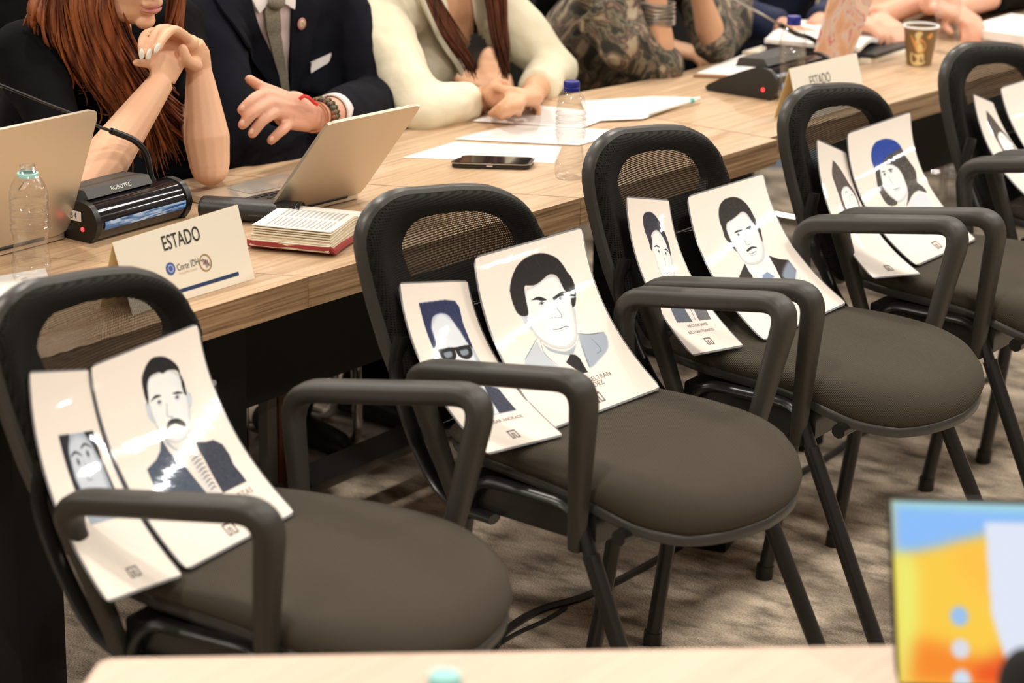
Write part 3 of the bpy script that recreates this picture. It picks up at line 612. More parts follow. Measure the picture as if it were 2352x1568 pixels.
# 2L photo with glasses
o = (800, 400, 2.6133); s = SH['2L']; T_ = lambda p: s.tr(p, o)
q = T_([(422, 775), (640, 768), (756, 1470)]); u0, u1, v0, v1 = q[0][0], q[1][0]+.02, q[0][1], q[2][1]
s.fill([R_(0, 0), R_(1, 0), R_(1, 1), R_(0, 1)], (.72, .75, .80), .7, 1, .06)
s.fill(sm([R_(.0, .0), R_(.95, .0), R_(1, .2), R_(.98, .42), R_(.85, .3), R_(.7, .12), R_(.4, .10), R_(.2, .16), R_(.12, .38), R_(.02, .4)]), (.13, .17, .32), 1.5, 1, .1)
s.fill(sm([R_(.15, .2), R_(.5, .1), R_(.85, .25), R_(.9, .55), R_(.7, .72), R_(.35, .72), R_(.15, .5)]), (.88, .90, .93), 4)
for a_ in (.3, .72): s.fill(sm([R_(a_-.19, .40), R_(a_+.19, .39), R_(a_+.18, .47), R_(a_, .505), R_(a_-.17, .47)]), (.05, .05, .06), 1); s.fill(sm([R_(a_-.1, .425), R_(a_+.11, .42), R_(a_+.08, .465), R_(a_-.08, .47)]), (.5, .55, .6), 1.5)
s.line([R_(.02, .40), R_(.5, .405), R_(.99, .39)], 8, (.04, .04, .05), .8); s.line([R_(.5, .5), R_(.48, .56), R_(.58, .575)], 3, (.4, .45, .5), 1); s.line([R_(.36, .64), R_(.52, .63), R_(.68, .635)], 4, (.3, .32, .36), 1)
s.fill([R_(0, .82), R_(.3, .74), R_(.5, .9), R_(.5, 1), R_(0, 1)], (.2, .24, .33), 1.5, 1, .12); s.fill([R_(.5, .9), R_(.72, .73), R_(1, .80), R_(1, 1), R_(.5, 1)], (.2, .22, .3), 1.5, 1, .12); s.fill([R_(.3, .76), R_(.72, .74), R_(.58, 1), R_(.42, 1)], (.85, .87, .9), 1.2)
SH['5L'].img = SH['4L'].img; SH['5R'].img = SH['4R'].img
logo = [(0, 0), (1, 0), (1, .8), (0, .8)]
for k, s in SH.items():
    n_, lab = s.meta; root_p = (s.F(0, 1)+s.F(1, 1))/2
    t = thing(n_, lab, 'portrait', root_p, 0, 'laminated portraits on the chairs'); L_ = lambda P, t=t: tolocal(t, P)
    Fl = lambda u, v, s=s, L_=L_: L_(s.F(u, v))
    MB().slab(Fl, 22, 26, .0009, 0, .05, .8).obj('laminate_sleeve', M['laminate'], t, ang=60)
    wd = np.linalg.norm(s.F(1, 0)-s.F(0, 0)); ht = .36
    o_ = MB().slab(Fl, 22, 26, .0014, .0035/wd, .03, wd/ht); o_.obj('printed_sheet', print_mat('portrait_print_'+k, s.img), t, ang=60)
    def onsheet(u0, v0, sx=1.0, s=s, L_=L_, wd=wd, ht=ht):
        def f(x, y):
            u, v = u0+x/wd, v0-y/ht; e = 1e-3; P = s.F(u, v); n = np.cross(s.F(u+e, v)-P, s.F(u, v+e)-P); n = -n/np.linalg.norm(n)
            return L_(P+n*.0011)
        return f
    TX = {'2R': [('BELTRÁN', (1508, 1218), .0135, 2.6133, 800, 400), ('NDEZ', (1490, 1262), .0135, 2.6133, 800, 400)],
          '2L': [('CÉSAR ANDRADE', (945, 1475), .0095, 2.6133, 800, 400)], '3L': [('HÉCTOR JAIME', (620, 1252), .0085, 3.409, 1420, 380), ('BELTRÁN FUENTES', (650, 1300), .0085, 3.409, 1420, 380)],
          '1R': [('RTAS', (1465, 818), .014, 2.8, 40, 840)]}.get(k, [])
    for (tx, p, sz, sc, ox, oy) in TX:
        u, v = s.uv((ox+p[0]/sc, oy+p[1]/sc)); text_obj('caption', tx, sz, M['greyink'], t, onsheet(u, v))
    LG = {'2R': (1496, 1340, 2.6133, 800, 400), '2L': (990, 1560, 2.6133, 800, 400), '3L': (708, 1375, 3.409, 1420, 380), '1L': (745, 1325, 2.8, 40, 840), '1R': (1365, 1048, 2.8, 40, 840), '4L': (655, 1425, 3.2675, 1840, 180), '4R': (1015, 1250, 3.2675, 1840, 180)}.get(k)
    if LG:
        u, v = s.uv((LG[3]+LG[0]/LG[2], LG[4]+LG[1]/LG[2])); f = onsheet(u, v); b = MB(); q_ = .011 if wd > .2 else .009
        for (x0, y0, x1, y1) in ((-1, -1, -.75, .9), (-1, -1, -.2, -.75), (-.45, -.75, -.2, .2), (-.2, 0, .25, .2), (.05, -1, .3, .2), (.3, -1, 1, -.75), (.75, -.75, 1, .9), (-.75, .6, .75, .9)):
            b.add([f(x0*q_, y0*q_), f(x1*q_, y0*q_), f(x1*q_, y1*q_), f(x0*q_, y1*q_)], [(0, 1, 2, 3)])
        b.obj('logo', M['greyink'], t, smooth=False)

# ---------------------------------------------------------------- things on the tables
def place(o, c):
    """rebase: shift geometry so that the origin sits at c (world), for single-mesh things"""
    o.data.transform(Matrix.Translation(-Vector(tuple(map(float, c))))); o.location = tuple(map(float, c)); return o
def tent_card(label, ridge, front, back, marks):
    c = (np.array(front[0])+np.array(front[1]))/2
    t = thing('name_card', label, 'name card', c); L_ = lambda P: tolocal(t, P)
    q = lambda a, b: (lambda u, v: L_((np.array(a[0])*(1-u)+np.array(a[1])*u)*(1-v)+(np.array(b[0])*(1-u)+np.array(b[1])*u)*v))
    MB().slab(q(ridge, front), 4, 4, .0008).obj('front_leaf', M['cream'], t, smooth=False)
    MB().slab(q(ridge, back), 4, 4, .0008).obj('back_leaf', M['yellowcard'], t, smooth=False)
    s = Sheet(ridge, front, (0, 0, 0)); wd = np.linalg.norm(np.array(ridge[1])-np.array(ridge[0])); ht = np.linalg.norm(np.array(front[0])-np.array(ridge[0]))
    def onf(u0, v0, kx=1.0, off=.0012):
        def f(x, y):
            u, v = u0+kx*x/wd, v0-y/ht; P = s.F(u, v); n = np.cross(s.F(u+.01, v)-P, s.F(u, v+.01)-P); n = -n/np.linalg.norm(n); return L_(P+n*off)
        return f
    if marks: marks(t, s, onf)
    return t
M['yellowcard'] = mat('yellowed_card', (.86, .68, .36), .6)
def disk(f, r0, r1, n=28):
    b = MB(); vs = []
    for k in range(n): a = 2*math.pi*k/n; vs += [f(r1*math.cos(a), r1*math.sin(a)), f(r0*math.cos(a), r0*math.sin(a))]
    return b.add(vs, [(2*k, (2*k+2) % (2*n), (2*k+3) % (2*n), 2*k+1) for k in range(n)])
def marks1(t, s, onf):
    u, v = s.uv((415, 549)); text_obj('lettering', 'ESTADO', .0325, M['ink'], t, onf(u, v, .68), bold=.0002)
    u, v = s.uv((431, 608)); text_obj('lettering', 'Corte IDH', .0150, M['greyink'], t, onf(u, v, .74))
    u, v = s.uv((432, 622)); text_obj('lettering', 'Protegiendo Derechos', .0058, M['lightink'], t, onf(u, v, .75))
    u, v = s.uv((391, 617)); f = onf(u, v); disk(f, .0001, .0098).obj('globe_emblem', M['blueink'], t, smooth=False); disk(onf(u, v, 1, .0014), .0045, .0062).obj('emblem_ring', M['whiteblue'], t, smooth=False)
    u, v = s.uv((471, 603)); f = onf(u, v); disk(f, .0112, .0136).obj('seal_ring', M['goldink'], t, smooth=False)
    b = MB(); rs = random.Random(4)
    for k in range(26):
        a, r_ = rs.random()*6.28, rs.random()*.0085; x, y = r_*math.cos(a), r_*math.sin(a); d = .0012+.0012*rs.random(); a2 = rs.random()*3
        b.add([f(x+d*2*math.cos(a2), y+d*2*math.sin(a2)), f(x-d*math.sin(a2)*.5, y+d*math.cos(a2)*.5), f(x-d*2*math.cos(a2), y-d*2*math.sin(a2)), f(x+d*.5*math.sin(a2), y-d*.5*math.cos(a2))], [(0, 1, 2, 3)])
    b.obj('seal_flags', M['redgrey'], t, smooth=False)
    a_, b_ = s.uv((405, 667)), s.uv((548, 631)); g = onf(0, 0); wd = np.linalg.norm(s.F(1, 0)-s.F(0, 0)); ht = np.linalg.norm(s.F(0, 1)-s.F(0, 0))
    X0_, X1_, Y_ = a_[0]*wd, b_[0]*wd, -(a_[1]+b_[1])/2*ht
    MB().add([g(X0_, Y_-.0028), g(X1_, Y_-.0028), g(X1_, Y_+.0028), g(X0_, Y_+.0028)], [(0, 1, 2, 3)]).obj('rule_line', M['navyink'], t, smooth=False)
M['whiteblue'] = mat('pale_blue_ink', (.45, .5, .7), .5); M['redgrey'] = mat('seal_ink', (.32, .2, .2), .5)
tent_card('cream tent card reading ESTADO with two round emblems and a dark blue rule', [(-.600, -.472, .851), (-.600, -.196, .858)], [(-.566, -.466, .7405), (-.566, -.194, .7405)], [(-.636, -.468, .7405), (-.636, -.196, .7405)], marks1)
def marks2(t, s, onf):
    u, v = s.uv((1883, 183)); text_obj('lettering', 'ESTADO', .0325, M['greyink'], t, onf(u, v, .68))
tent_card('cream tent card half hidden behind the back of the fourth chair', [(-.55, 1.401, .849), (-.55, 1.676, .843)], [(-.517, 1.40, .7405), (-.517, 1.672, .7405)], [(-.586, 1.41, .7405), (-.586, 1.68, .7405)], marks2)

def bottle(label, x, y, r, h, cap=None, open_=False, water=False):
    t = thing('water_bottle', label, 'bottle', (x, y, TT))
    def wob(z): return .0009*math.sin(z*620)
    hb = h*.70
    pr = [(r*.25, .004), (r*.62, .001), (r*.86, .0), (r*.97, .006), (r*1.0, .018), (r*.98, .035), (r*.90, .052), (r*.86, .062), (r*.90, .074)]
    for k in range(12): z = .080+(hb-.085)*k/11; pr.append((r*(.97+.02*math.sin(k*2.4))+wob(z), z))
    pr += [(r*1.0, hb), (r*.97, hb+.012), (r*.86, hb+.024), (r*.66, hb+.034), (r*.46, hb+.041), (.0125, hb+.046), (.0122, h-.014), (.0118, h-.002), (.0105, h)]
    MB().lathe(pr, n=36, cap=False).obj('bottle_body', M['pet'], t, ang=0)
    b = MB()
    for z in (.030, .090, .100, .110, hb-.014, hb-.004): b.lathe([(r*.985, z-.0012), (r*1.012, z), (r*.985, z+.0012)], n=36, cap=False)
    b.obj('moulded_rings', M['pet'], t)['kind'] = 'stuff'
    if open_:
        MB().lathe([(.0118, h-.004), (.0132, h-.0035), (.0132, h-.0022), (.0118, h-.0018)], n=28, cap=False).obj('neck_thread', M['pet'], t)
        MB().lathe([(.0135, h-.0215), (.0165, h-.0212), (.0168, h-.0150), (.0135, h-.0148)], n=28, cap=False).obj('tamper_ring', M['mintblue'], t)
    if cap:
        n = 40; vs = []; prof = [(1, -.016), (1, -.0095), (.97, -.0090), (.97, -.0080), (1, -.0075), (1.0, .0005), (.93, .0022), (.5, .0024)]
        b = MB(); b.lathe([(.0152*a, h+z) for a, z in prof], n=n); b.obj('cap', cap, t)
    if water: MB().lathe([(r*.9, .004), (r*.95, .02), (r*.84, .06), (r*.93, .085), (r*.93, hb*.9), (.001, hb*.9)], n=28).obj('water', M['water'], t)
    return t
M['mintblue'] = mat('pale_mint_ring', (.38, .72, .72), .4); M['water'] = pet('water_body', (.97, .98, .98))
bottle('open clear bottle with a pale mint neck ring, in front of the left laptop', -.83, -.432, .0312, .192, open_=True)
bottle('clear water bottle with a dark blue cap, standing beside the phone', -.592, .697, .0290, .183, cap=M['bluecap'])
bottle('clear water bottle with a blue cap, behind the second name card', -.641, 1.562, .0290, .185, cap=M['bluecap'])
bottle('tall clear bottle cut off by the top edge, beside the paper cup', -.665, 2.30, .0305, .215, cap=M['bluecap'])

# paper cup
t = thing('paper_cup', 'brown paper cup with a steaming cup picture and white rim', 'cup', (-.640, 2.125, TT))
r0, r1, ch_ = .0285, .0400, .090
MB().lathe([(r0-.002, .004), (r0, .0), (r1, ch_), (r1-.0015, ch_), (r0-.003, .006)], n=40, cap=False).obj('cup_wall', mat('brown_printed_card', (.22, .13, .055), .5), t)
MB().tube([(r1*math.cos(a), r1*math.sin(a), ch_) for a in np.linspace(0, 2*math.pi, 37)], .0028, n=8, cap=False).obj('rolled_rim', M['paper'], t)
MB().lathe([(.001, .005), (r0, .005)], n=32, cap=False).obj('cup_base', M['paper'], t); MB().lathe([(.001, .06), (r0+.0065, .06)], n=32, cap=False).obj('coffee', mat('black_coffee', (.03, .012, .006), .1), t)
acam = math.atan2(CP[1]-2.125, CP[0]+.640)
def oncup(x, z):
    r_ = r0+(r1-r0)*z/ch_+.0006; a = acam+x/r_; return (r_*math.cos(a), r_*math.sin(a), z)
def cuppoly(name, P, m):
    P = sm(P, 2); c_ = np.mean(P, 0); b = MB(); n = len(P); b.add([oncup(*c_)]+[oncup(*p) for p in P], [(0, 1+k, 1+(k+1) % n) for k in range(n)]); b.obj(name, m, t)
K = lambda x, y: ((x-790)/930*.083+.0, (1420-y)/1000*.0925)
MC, MO = mat('cream_print', (.85, .66, .3), .5), mat('orange_print', (.75, .35, .1), .5)
cuppoly('steam_print', [K(620, 770), K(520, 600), K(540, 700), K(640, 900), K(720, 1050), K(880, 1060), K(950, 880), K(880, 740), K(760, 640), (K(800, 760)), K(760, 860)], MO)
cuppoly('steam_print', [K(680, 700), K(640, 620), K(700, 530), K(790, 510), K(850, 560), K(760, 620), K(760, 740), K(850, 860), K(860, 1000), K(740, 1040), K(700, 900)], MC)
cuppoly('cup_picture', [K(550, 1060), K(680, 1100), K(900, 1080), K(900, 1230), K(950, 1290), K(880, 1360), K(740, 1395), K(620, 1370), K(550, 1250)], MC)
cuppoly('bean_print', [K(960, 650), K(1050, 560), K(1130, 560), K(1110, 660), K(1030, 710)], MO)

def flat(name, label, cat, px, z, th, m, group=None, parts=None, world=None):
    P = world if world is not None else [at(*p, z) for p in px]; c = np.mean(P, 0); c[2] = z-th
    t = thing(name, label, cat, c, 0, group) if parts else None
    q = [(p[0]-c[0], p[1]-c[1]) for p in P]
    if sum(q[i][0]*q[(i+1) % len(q)][1]-q[(i+1) % len(q)][0]*q[i][1] for i in range(len(q))) < 0: q = q[::-1]
    b = MB().prism(q, 0, th)
    if not parts:
        o = b.obj(name, m, None, smooth=False); o.location = c; return tag(o, label, cat, group)
    b.obj(parts, m, t, smooth=False); return t
def txtlines(t, P, z, rows, m=None, mar=.12):
    """faint printed lines on a page: P four world corners (a, b along the line direction; c, d)"""
    a, b_, c, d = [np.array(p, float) for p in P]; b = MB(); rs = random.Random(len(rows) if hasattr(rows, '__len__') else rows)
    for k in range(rows):
        v = mar+(1-2*mar)*k/rows; u1 = 1-mar-(.25*rs.random() if k % 5 == 4 else .0)
        for (u0, u9) in ((mar, u1),):
            l, r_ = (a*(1-u0)+b_*u0)*(1-v)+(d*(1-u0)+c*u0)*v, (a*(1-u9)+b_*u9)*(1-v)+(d*(1-u9)+c*u9)*v; w_ = (d-a)*.010
            q = [l, r_, r_+w_, l+w_]; b.add([tolocal(t, (p[0], p[1], z)) for p in q], [(0, 1, 2, 3)])
    b.obj('printed_text', m or M['faintink'], t, smooth=False)
M['faintink'] = mat('faint_print', (.55, .53, .52), .6)
sheets = [
 ('white printed sheet under the phone and nearest the grey laptop', [(925, 361), (1043, 326), (1290, 337), (1275, 374)], .7412),
 ('white printed sheet just behind the phone, running behind the bottle', [(1045, 319), (1175, 286), (1445, 300), (1330, 333)], .7424),
 ('white printed sheet under the hands of the woman in the cream blazer', [(1085, 277), (1185, 236), (1420, 262), (1335, 294)], .7436),
 ('white printed sheet under the white and teal pen', [(1335, 232), (1500, 221), (1606, 224), (1478, 272), (1350, 278)], .7448)]
for lb, px, z in sheets:
    t = flat('paper_sheet', lb, 'paper', px, z, .0008, M['paper'], 'loose papers on the table', 'page'); P = [at(*p, z) for p in px[:4]]
    txtlines(t, [P[0], P[3], P[2], P[1]] if len(px) == 4 else [P[0], P[3], P[2], P[1]], z+.0003, 14)
flat('paper_sheet', 'white sheet at the left edge of the picture, in front of the open bottle', 'paper', None, .7412, .0008, M['paper'], None, None, [np.array(p) for p in ((-.865, -.372, 0), (-.795, -.425, 0), (-.80, -.62, 0), (-.93, -.62, 0))])
# pen
a, b_ = at(1485, 262, .750), at(1606, 226, .750); a = b_+(a-b_)*.98
t = thing('highlighter_pen', 'white pen with a teal ring lying on the farthest loose sheet', 'pen', (a+b_)/2-np.array([0, 0, .0045])); L_ = lambda P: tolocal(t, P)
MB().tube([L_(a), L_(a+(b_-a)*.04), L_(a+(b_-a)*.80)], [.001, .0045, .0048], n=12).obj('barrel', M['white'], t); MB().tube([L_(a+(b_-a)*.80), L_(a+(b_-a)*.87)], .0055, n=12).obj('teal_ring', mat('teal_plastic', (.08, .42, .36), .4), t); MB().tube([L_(a+(b_-a)*.87), L_(b_)], [.005, .0042], n=12).obj('cap', M['white'], t)
# phone
pc = [at(1033, 372, .752), at(1216, 377, .752), at(1229, 361, .752), at(1066, 355, .752)]; c = np.mean(pc, 0)
t = thing('smartphone', 'black smartphone in a clear case lying by the blue-capped bottle', 'phone', (c[0], c[1], .7418)); q = [(p[0]-c[0], p[1]-c[1]) for p in pc]
def rpoly(q, r, n=5):
    out = []; k = len(q)
    for i in range(k):
        P, A, B = [np.array(v, float) for v in (q[i], q[i-1], q[(i+1) % k])]; a_, b2 = P+(A-P)/np.linalg.norm(A-P)*r, P+(B-P)/np.linalg.norm(B-P)*r
        out += [tuple((1-s_)**2*a_+2*s_*(1-s_)*P+s_*s_*b2) for s_ in np.linspace(0, 1, n)]
    return out
MB().prism(rpoly(q, .014), 0, .0092).obj('body', M['plastic'], t, ang=50); MB().prism(rpoly([(x*.94, y*.94) for x, y in q], .011), .0088, .0100).obj('screen', mat('phone_glass', (.01, .01, .012), .04, coat=1), t, ang=50)
bd = rpoly([(x*1.02, y*1.02) for x, y in q], .015); MB().tube([(x, y, .0085) for x, y in bd+[bd[0]]], .0011, n=6, cap=False).obj('metal_band', M['chrome'], t); e = (np.array(q[0])+np.array(q[1]))/2
MB().box((e[0], e[1], .0048), (.012, .004, .003), rz=math.atan2(q[1][1]-q[0][1], q[1][0]-q[0][0]), bev=.0008).obj('charging_port', M['chrome'], t)

# laptops ------------------------------------------------
def laptop(label, BL, BR, TL, TR, depth, m, keys=True, under=None, logo=None, screen=None):
    BL, BR, TL, TR = [np.array(p, float) for p in (BL, BR, TL, TR)]; c = (BL+BR)/2; c[2] = TT if under is None else under
    t = thing('laptop', label, 'laptop', c); L_ = lambda P: tolocal(t, P); h = BR-BL; wd = np.linalg.norm(h); h /= wd
    Q = lambda u, v: L_((TL*(1-u)+TR*u)*(1-v)+(BL*(1-u)+BR*u)*v)
    b = MB().slab(Q, 16, 12, .0055, 0, .05, wd/np.linalg.norm(TL-BL)); b.obj('lid', m, t, ang=50)
    n = np.cross(Q(.6, .5)-Q(.5, .5), Q(.5, .6)-Q(.5, .5)); n /= np.linalg.norm(n)
    MB().slab(lambda u, v: Q(.02+.96*u, .03+.93*v)+n*.0042, 2, 2, .001).obj('screen_bezel', screen or M['ink'], t, smooth=False)
    perp = np.array([-h[1], h[0], 0]); p0 = Q(0, 1)[:2]; p1 = Q(1, 1)[:2]; z0 = c[2]
    pd = perp[:2]*depth; quad = [p0, p1, p1+pd, p0+pd]
    MB().prism(rpoly([tuple(v) for v in quad], .01), .002, .014).obj('base', m, t, ang=50)
    K_ = lambda u, v, z: (p0[0]+(p1-p0)[0]*u+pd[0]*v, p0[1]+(p1-p0)[1]*u+pd[1]*v, z)
    if keys:
        MB().add([K_(.06, .10, .0143), K_(.94, .10, .0143), K_(.94, .55, .0143), K_(.06, .55, .0143)], [(0, 1, 2, 3)]).obj('keyboard_well', M['plastic'], t, smooth=False)
        b = MB()
        for r_ in range(5):
            for k in range(13):
                u, v = .07+.866*k/13, .115+.085*r_; b.add([K_(u+a_, v+b2, z) for z in (.0142, .0158) for a_, b2 in ((0, 0), (.056, 0), (.056, .068), (0, .068))], [(4, 5, 6, 7), (0, 1, 5, 4), (1, 2, 6, 5), (2, 3, 7, 6), (3, 0, 4, 7)])
        ko = b.obj('keys', M['plastic'], t, smooth=False)
        MB().add([K_(.33, .62, .0145), K_(.67, .62, .0145), K_(.67, .93, .0145), K_(.33, .93, .0145)], [(0, 1, 2, 3)]).obj('trackpad', M['alutrack'], t, smooth=False)
    MB().tube([L_(BL+h*wd*.15), L_(BR-h*wd*.15)], .005, n=8).obj('hinge', M['plastic'], t)
    if logo:
        u, v = logo
        MB().slab(lambda a_, b2: Q(u+.035*a_+.02*(1-b2), v+.06*b2)-n*.0035, 1, 1, .0012).obj('maker_mark', M['chrome'], t, smooth=False)
    return t
M['alutrack'] = mat('trackpad', (.55, .5, .43), .3, .6)
laptop('large silver laptop at the left edge, lid towards the camera', (-.976, -.575, .756), (-.976, -.222, .752), (-.905, -.56, .975), (-.905, -.205, .974), .25, M['alu'], logo=(.60, .47))
BL, BR = at(607, 494, .752), at(827, 442, .752); h = (BR-BL)/np.linalg.norm(BR-BL); TL = onpl(752, 283, BL, h); TR = onpl(968, 238, BR, h)
laptop('slim silver laptop, lid tilted back, between the black pouch and the phone', BL, BR, TL, TR, .20, M['alu'])

# conference microphones ----------------------------------
def mic_unit(label, o_, rz, w_, neck, number=None, brand=None, rodm=None, flip=1):
    t = thing('conference_microphone', label, 'microphone', o_, rz)       # local: +x towards the chairs, y along the unit
    prof = [(-.135, .0), (.0, .0), (.022, .008), (.032, .026), (.032, .040), (.022, .058), (.004, .066), (-.03, .063), (-.135, .016)]
    pr = [(p[0], p[1]) for p in cr(prof+[prof[0]], 3)[:-1]]
    n = len(pr)
    def ext(y0, y1, sc=1.0, off=0): return [(x*sc+off, y0, z*sc+(1-sc)*.03) for x, z in pr]+[(x*sc+off, y1, z*sc+(1-sc)*.03) for x, z in pr]
    fs = [(i, (i+1) % n, n+(i+1) % n, n+i) for i in range(n)]+[tuple(range(n-1, -1, -1)), tuple(range(n, 2*n))]
    MB().add(ext(.008, w_-.008, .97), fs).obj('body', mat('gloss_black_shell', (.012, .01, .012), .07, coat=.6), t, ang=35)
    for y0 in (0, w_-.012): MB().add(ext(y0, y0+.012, 1.05), fs).obj('end_cap', M['plastic'], t, ang=35)
    A = [(.0315*1.0, .022), (.0338, .030), (.0335, .037)]
    vs = [(x+.0008, y, z) for x, z in A for y in (.02, w_-.016)]
    MB().add(vs, [(2*i, 2*i+1, 2*i+3, 2*i+2) for i in range(2)]).obj('display', displaymat(), t, ang=0)
    MB().add([(-.085, .018, .060), (-.012, .018, .066), (-.002, .018, .070), (-.012, .018, .084), (-.075, .018, .080), (-.085, w_-.06, .060), (-.012, w_-.06, .066), (-.002, w_-.06, .070), (-.012, w_-.06, .084), (-.075, w_-.06, .080)],
             [(0, 1, 2, 3, 4), (9, 8, 7, 6, 5)]+[(i, i+5, (i+1) % 5+5, (i+1) % 5) for i in range(5)]).obj('top_plate', mat('grey_top_plate', (.05, .048, .045), .5), t, smooth=False)
    if brand: text_obj('lettering', brand, .0105, M['lightgrey'], t, lambda x, y: (-.0065-y*.55, w_*.43+x, .0775+y*.8), bold=.0002)
    MB().tube([(.0, -.0010, .022), (.0, .0005, .022)], .004, n=12).obj('red_light', M['led'], t)
    if number:
        MB().box((-.018, -.0022, .044), (.034, .0012, .017)).obj('sticker', M['paper'], t, smooth=False)
        text_obj('lettering', number, .0155, M['ink'], t, lambda x, y: (-.018+x, -.0032, .044+y))
    L_ = [tolocal(t, p) for p in neck]
    k = cr(L_, 5); cut = neck_split(k)
    MB().tube([L_[0]-np.array([0, 0, .012]), L_[0], k[3]], [.0125, .011, .0075], n=12).obj('neck_socket', M['plastic'], t)
    MB().tube(k[:cut], .0058, n=10).obj('gooseneck', M['metal_black'], t); MB().tube(k[cut-1:], .0028, n=8).obj('rod', rodm or M['metal_black'], t)
    e = k[-1]; d_ = k[-1]-k[-3]; d_ /= np.linalg.norm(d_)
    MB().tube([e, e+d_*.012, e+d_*.04, e+d_*.05], [.004, .0085, .0085, .004], n=12).obj('capsule', M['foam'], t)
    return t
def neck_split(k): return max(3, int(len(k)*.55))
_dm = []
def displaymat():
    if _dm: return _dm[0]
    m_ = mat('blue_display', (.05, .2, .5), .1, coat=.8); nt = m_.node_tree; b = nt.nodes['Principled BSDF']; n = node(nt, 'ShaderNodeTexNoise'); n.inputs['Scale'].default_value = 9; n.inputs['Distortion'].default_value = 1.5
    coords(nt, n, (1, 1.2, 12)); r = node(nt, 'ShaderNodeValToRGB'); e = r.color_ramp.elements; e[0].position = .38; e[0].color = (.006, .05, .18, 1); e[1].position = .58; e[1].color = (.30, .42, .58, 1); k = e.new(.49); k.color = (.02, .13, .34, 1)
    nt.links.new(n.outputs[0], r.inputs[0]); nt.links.new(r.outputs[0], b.inputs['Base Color']); nt.links.new(r.outputs[0], b.inputs['Emission Color']); b.inputs['Emission Strength'].default_value = .12
    _dm.append(m_); return m_
M['lightgrey'] = mat('light_grey_print', (.55, .55, .53), .5); M['steel'] = mat('brushed_steel', (.5, .48, .45), .3, .9)
mic_unit('black conference microphone unit with a blue display and a 34 sticker, beside the left laptop', (-.940, -.218, TT), .02, .232,
         [onx(352, 432, -.985), onx(345, 395, -.985), onx(335, 352, -.985), onx(308, 322, -.99), onx(262, 303, -1.0), onx(228, 291, -1.0), onx(163, 260, -1.01), onx(80, 227, -1.02), onx(-60, 170, -1.03)], '34', 'ROBOTEC')
mic_unit('dark grey microphone unit behind the second name card, steel rod rising left', (-.70, 1.545, TT), .0, .24,
         [onx(1895, 108, -.82), onx(1862, 88, -.82), onx(1830, 78, -.82), onx(1800, 62, -.82), onx(1760, 38, -.82), onx(1730, 22, -.83), onx(1680, -8, -.84)], rodm=M['steel'])
# black pouch
a, b_ = at(462, 474, .7605), at(682, 488, .7605); 
t = thing('leather_pouch', 'long black leather pouch lying behind the cream ESTADO card', 'case', (a+b_)/2-np.array([0, 0, .7605-TT])); L_ = lambda P: tolocal(t, P); dd = (b_-a)/np.linalg.norm(b_-a)
k = [a+dd*x for x in (0, .004, .012, .1*1, .17)] if False else [a+(b_-a)*x for x in (0, .015, .05, .5, .95, 1)]
MB().tube([L_(p) for p in k], [(.013, .020), (.0185, .027), (.0195, .028), (.0195, .029), (.0195, .028), (.0190, .027)], n=18, up=(0, 0, 1)).obj('pouch_body', M['leather'], t, ang=60)
n_ = np.cross(dd, [0, 0, 1]); fl = [b_+n_*-.030+np.array([0, 0, .004]), b_+n_*-.004+np.array([0, 0, .034]), b_+n_*.030+np.array([0, 0, -.004])]
MB().slab(lambda u, v: L_((fl[0]*(1-u)**2+2*u*(1-u)*fl[1]+u*u*fl[2])+dd*(-.08+.088*v)+np.array([0, 0, 0*v])), 6, 5, .002).obj('flap', M['leather'], t)
MB().tube([L_(b_+dd*.0005), L_(b_+dd*.0015)], (.017, .024), n=16, up=(0, 0, 1)).obj('lining', mat('grey_lining', (.3, .3, .34), .9), t)

# open red book
c = np.array([-.668, .055, TT]); t = thing('open_bible', 'thick open book with red leather cover and thin pages, behind the second chair', 'book', c, R(20))
# local: +y along the spine-to-edge direction, +x towards the chairs
def cover(u, v): 
    y = -.115+.205*u; x = -.075+.16*v
    return np.array([x, y, .004+.010*(abs(2*v-1)**3)*0+.006*abs(math.sin((u*1.3+.1)*math.pi))*(1 if v > .5 else .6)+(.010 if u < .06 else 0)])
MB().slab(cover, 14, 8, .0065, 0, .08).obj('cover', M['red'], t)
def block(y0, y1, h0, h1, k, n=22):
    for i in range(n):
        f = i/(n-1.0); z = .009+f*(h0-.009); rs = random.Random(i*7+k)
        ya, yb = y0+f*.012*(1 if k == 0 else -.2)+rs.uniform(-.002, .002), y1
        def pg(u, v, f=f, ya=ya, yb=yb, z=z, rs_=rs.uniform(-.0015, .0015)):
            y = ya+(yb-ya)*u; lift = (h1-h0)*math.sin(u*math.pi*.62)*f+(.022*(1-u)**3*max(0, f-.75)*4*.5 if k == 0 else 0)
            return np.array([-.066+.142*v+rs_, y, z+lift-.030*f*max(0, (u-.86)/.14 if k == 0 else (.14-u)/.14)**2])
        MB().slab(pg, 10, 2, .0016).obj('page', M['page'] if i < n-1 else M['paperwarm'], t)
M['paperwarm'] = mat('thin_book_paper', (.88, .84, .77), .7)
block(-.112, .040, .030, .042, 0, 18); block(.042, .088, .026, .030, 1, 12)
b = MB()
for r_ in range(13):
    for cidx in range(2):
        y0, y1 = (-.09+.062*cidx, -.036+.062*cidx); x = -.046+.0088*r_; zz = lambda y: .0312+.012*math.sin(max(0, min(1, (y+.100)/.140))*math.pi*.62)-.030*max(0, ((y+.1)/.14-.86)/.14)**2+.011*(1-max(0, (y+.1)/.14))**3; b.add([(x, y0+(y1-y0)*g_, zz(y0+(y1-y0)*g_)+.0010) for g_ in (0, .34, .67, 1)]+[(x+.003, y0+(y1-y0)*g_, zz(y0+(y1-y0)*g_)+.0010) for g_ in (1, .67, .34, 0)], [(0, 1, 2, 3, 4, 5, 6, 7)])
b.obj('printed_text', M['faintink'], t, smooth=False)

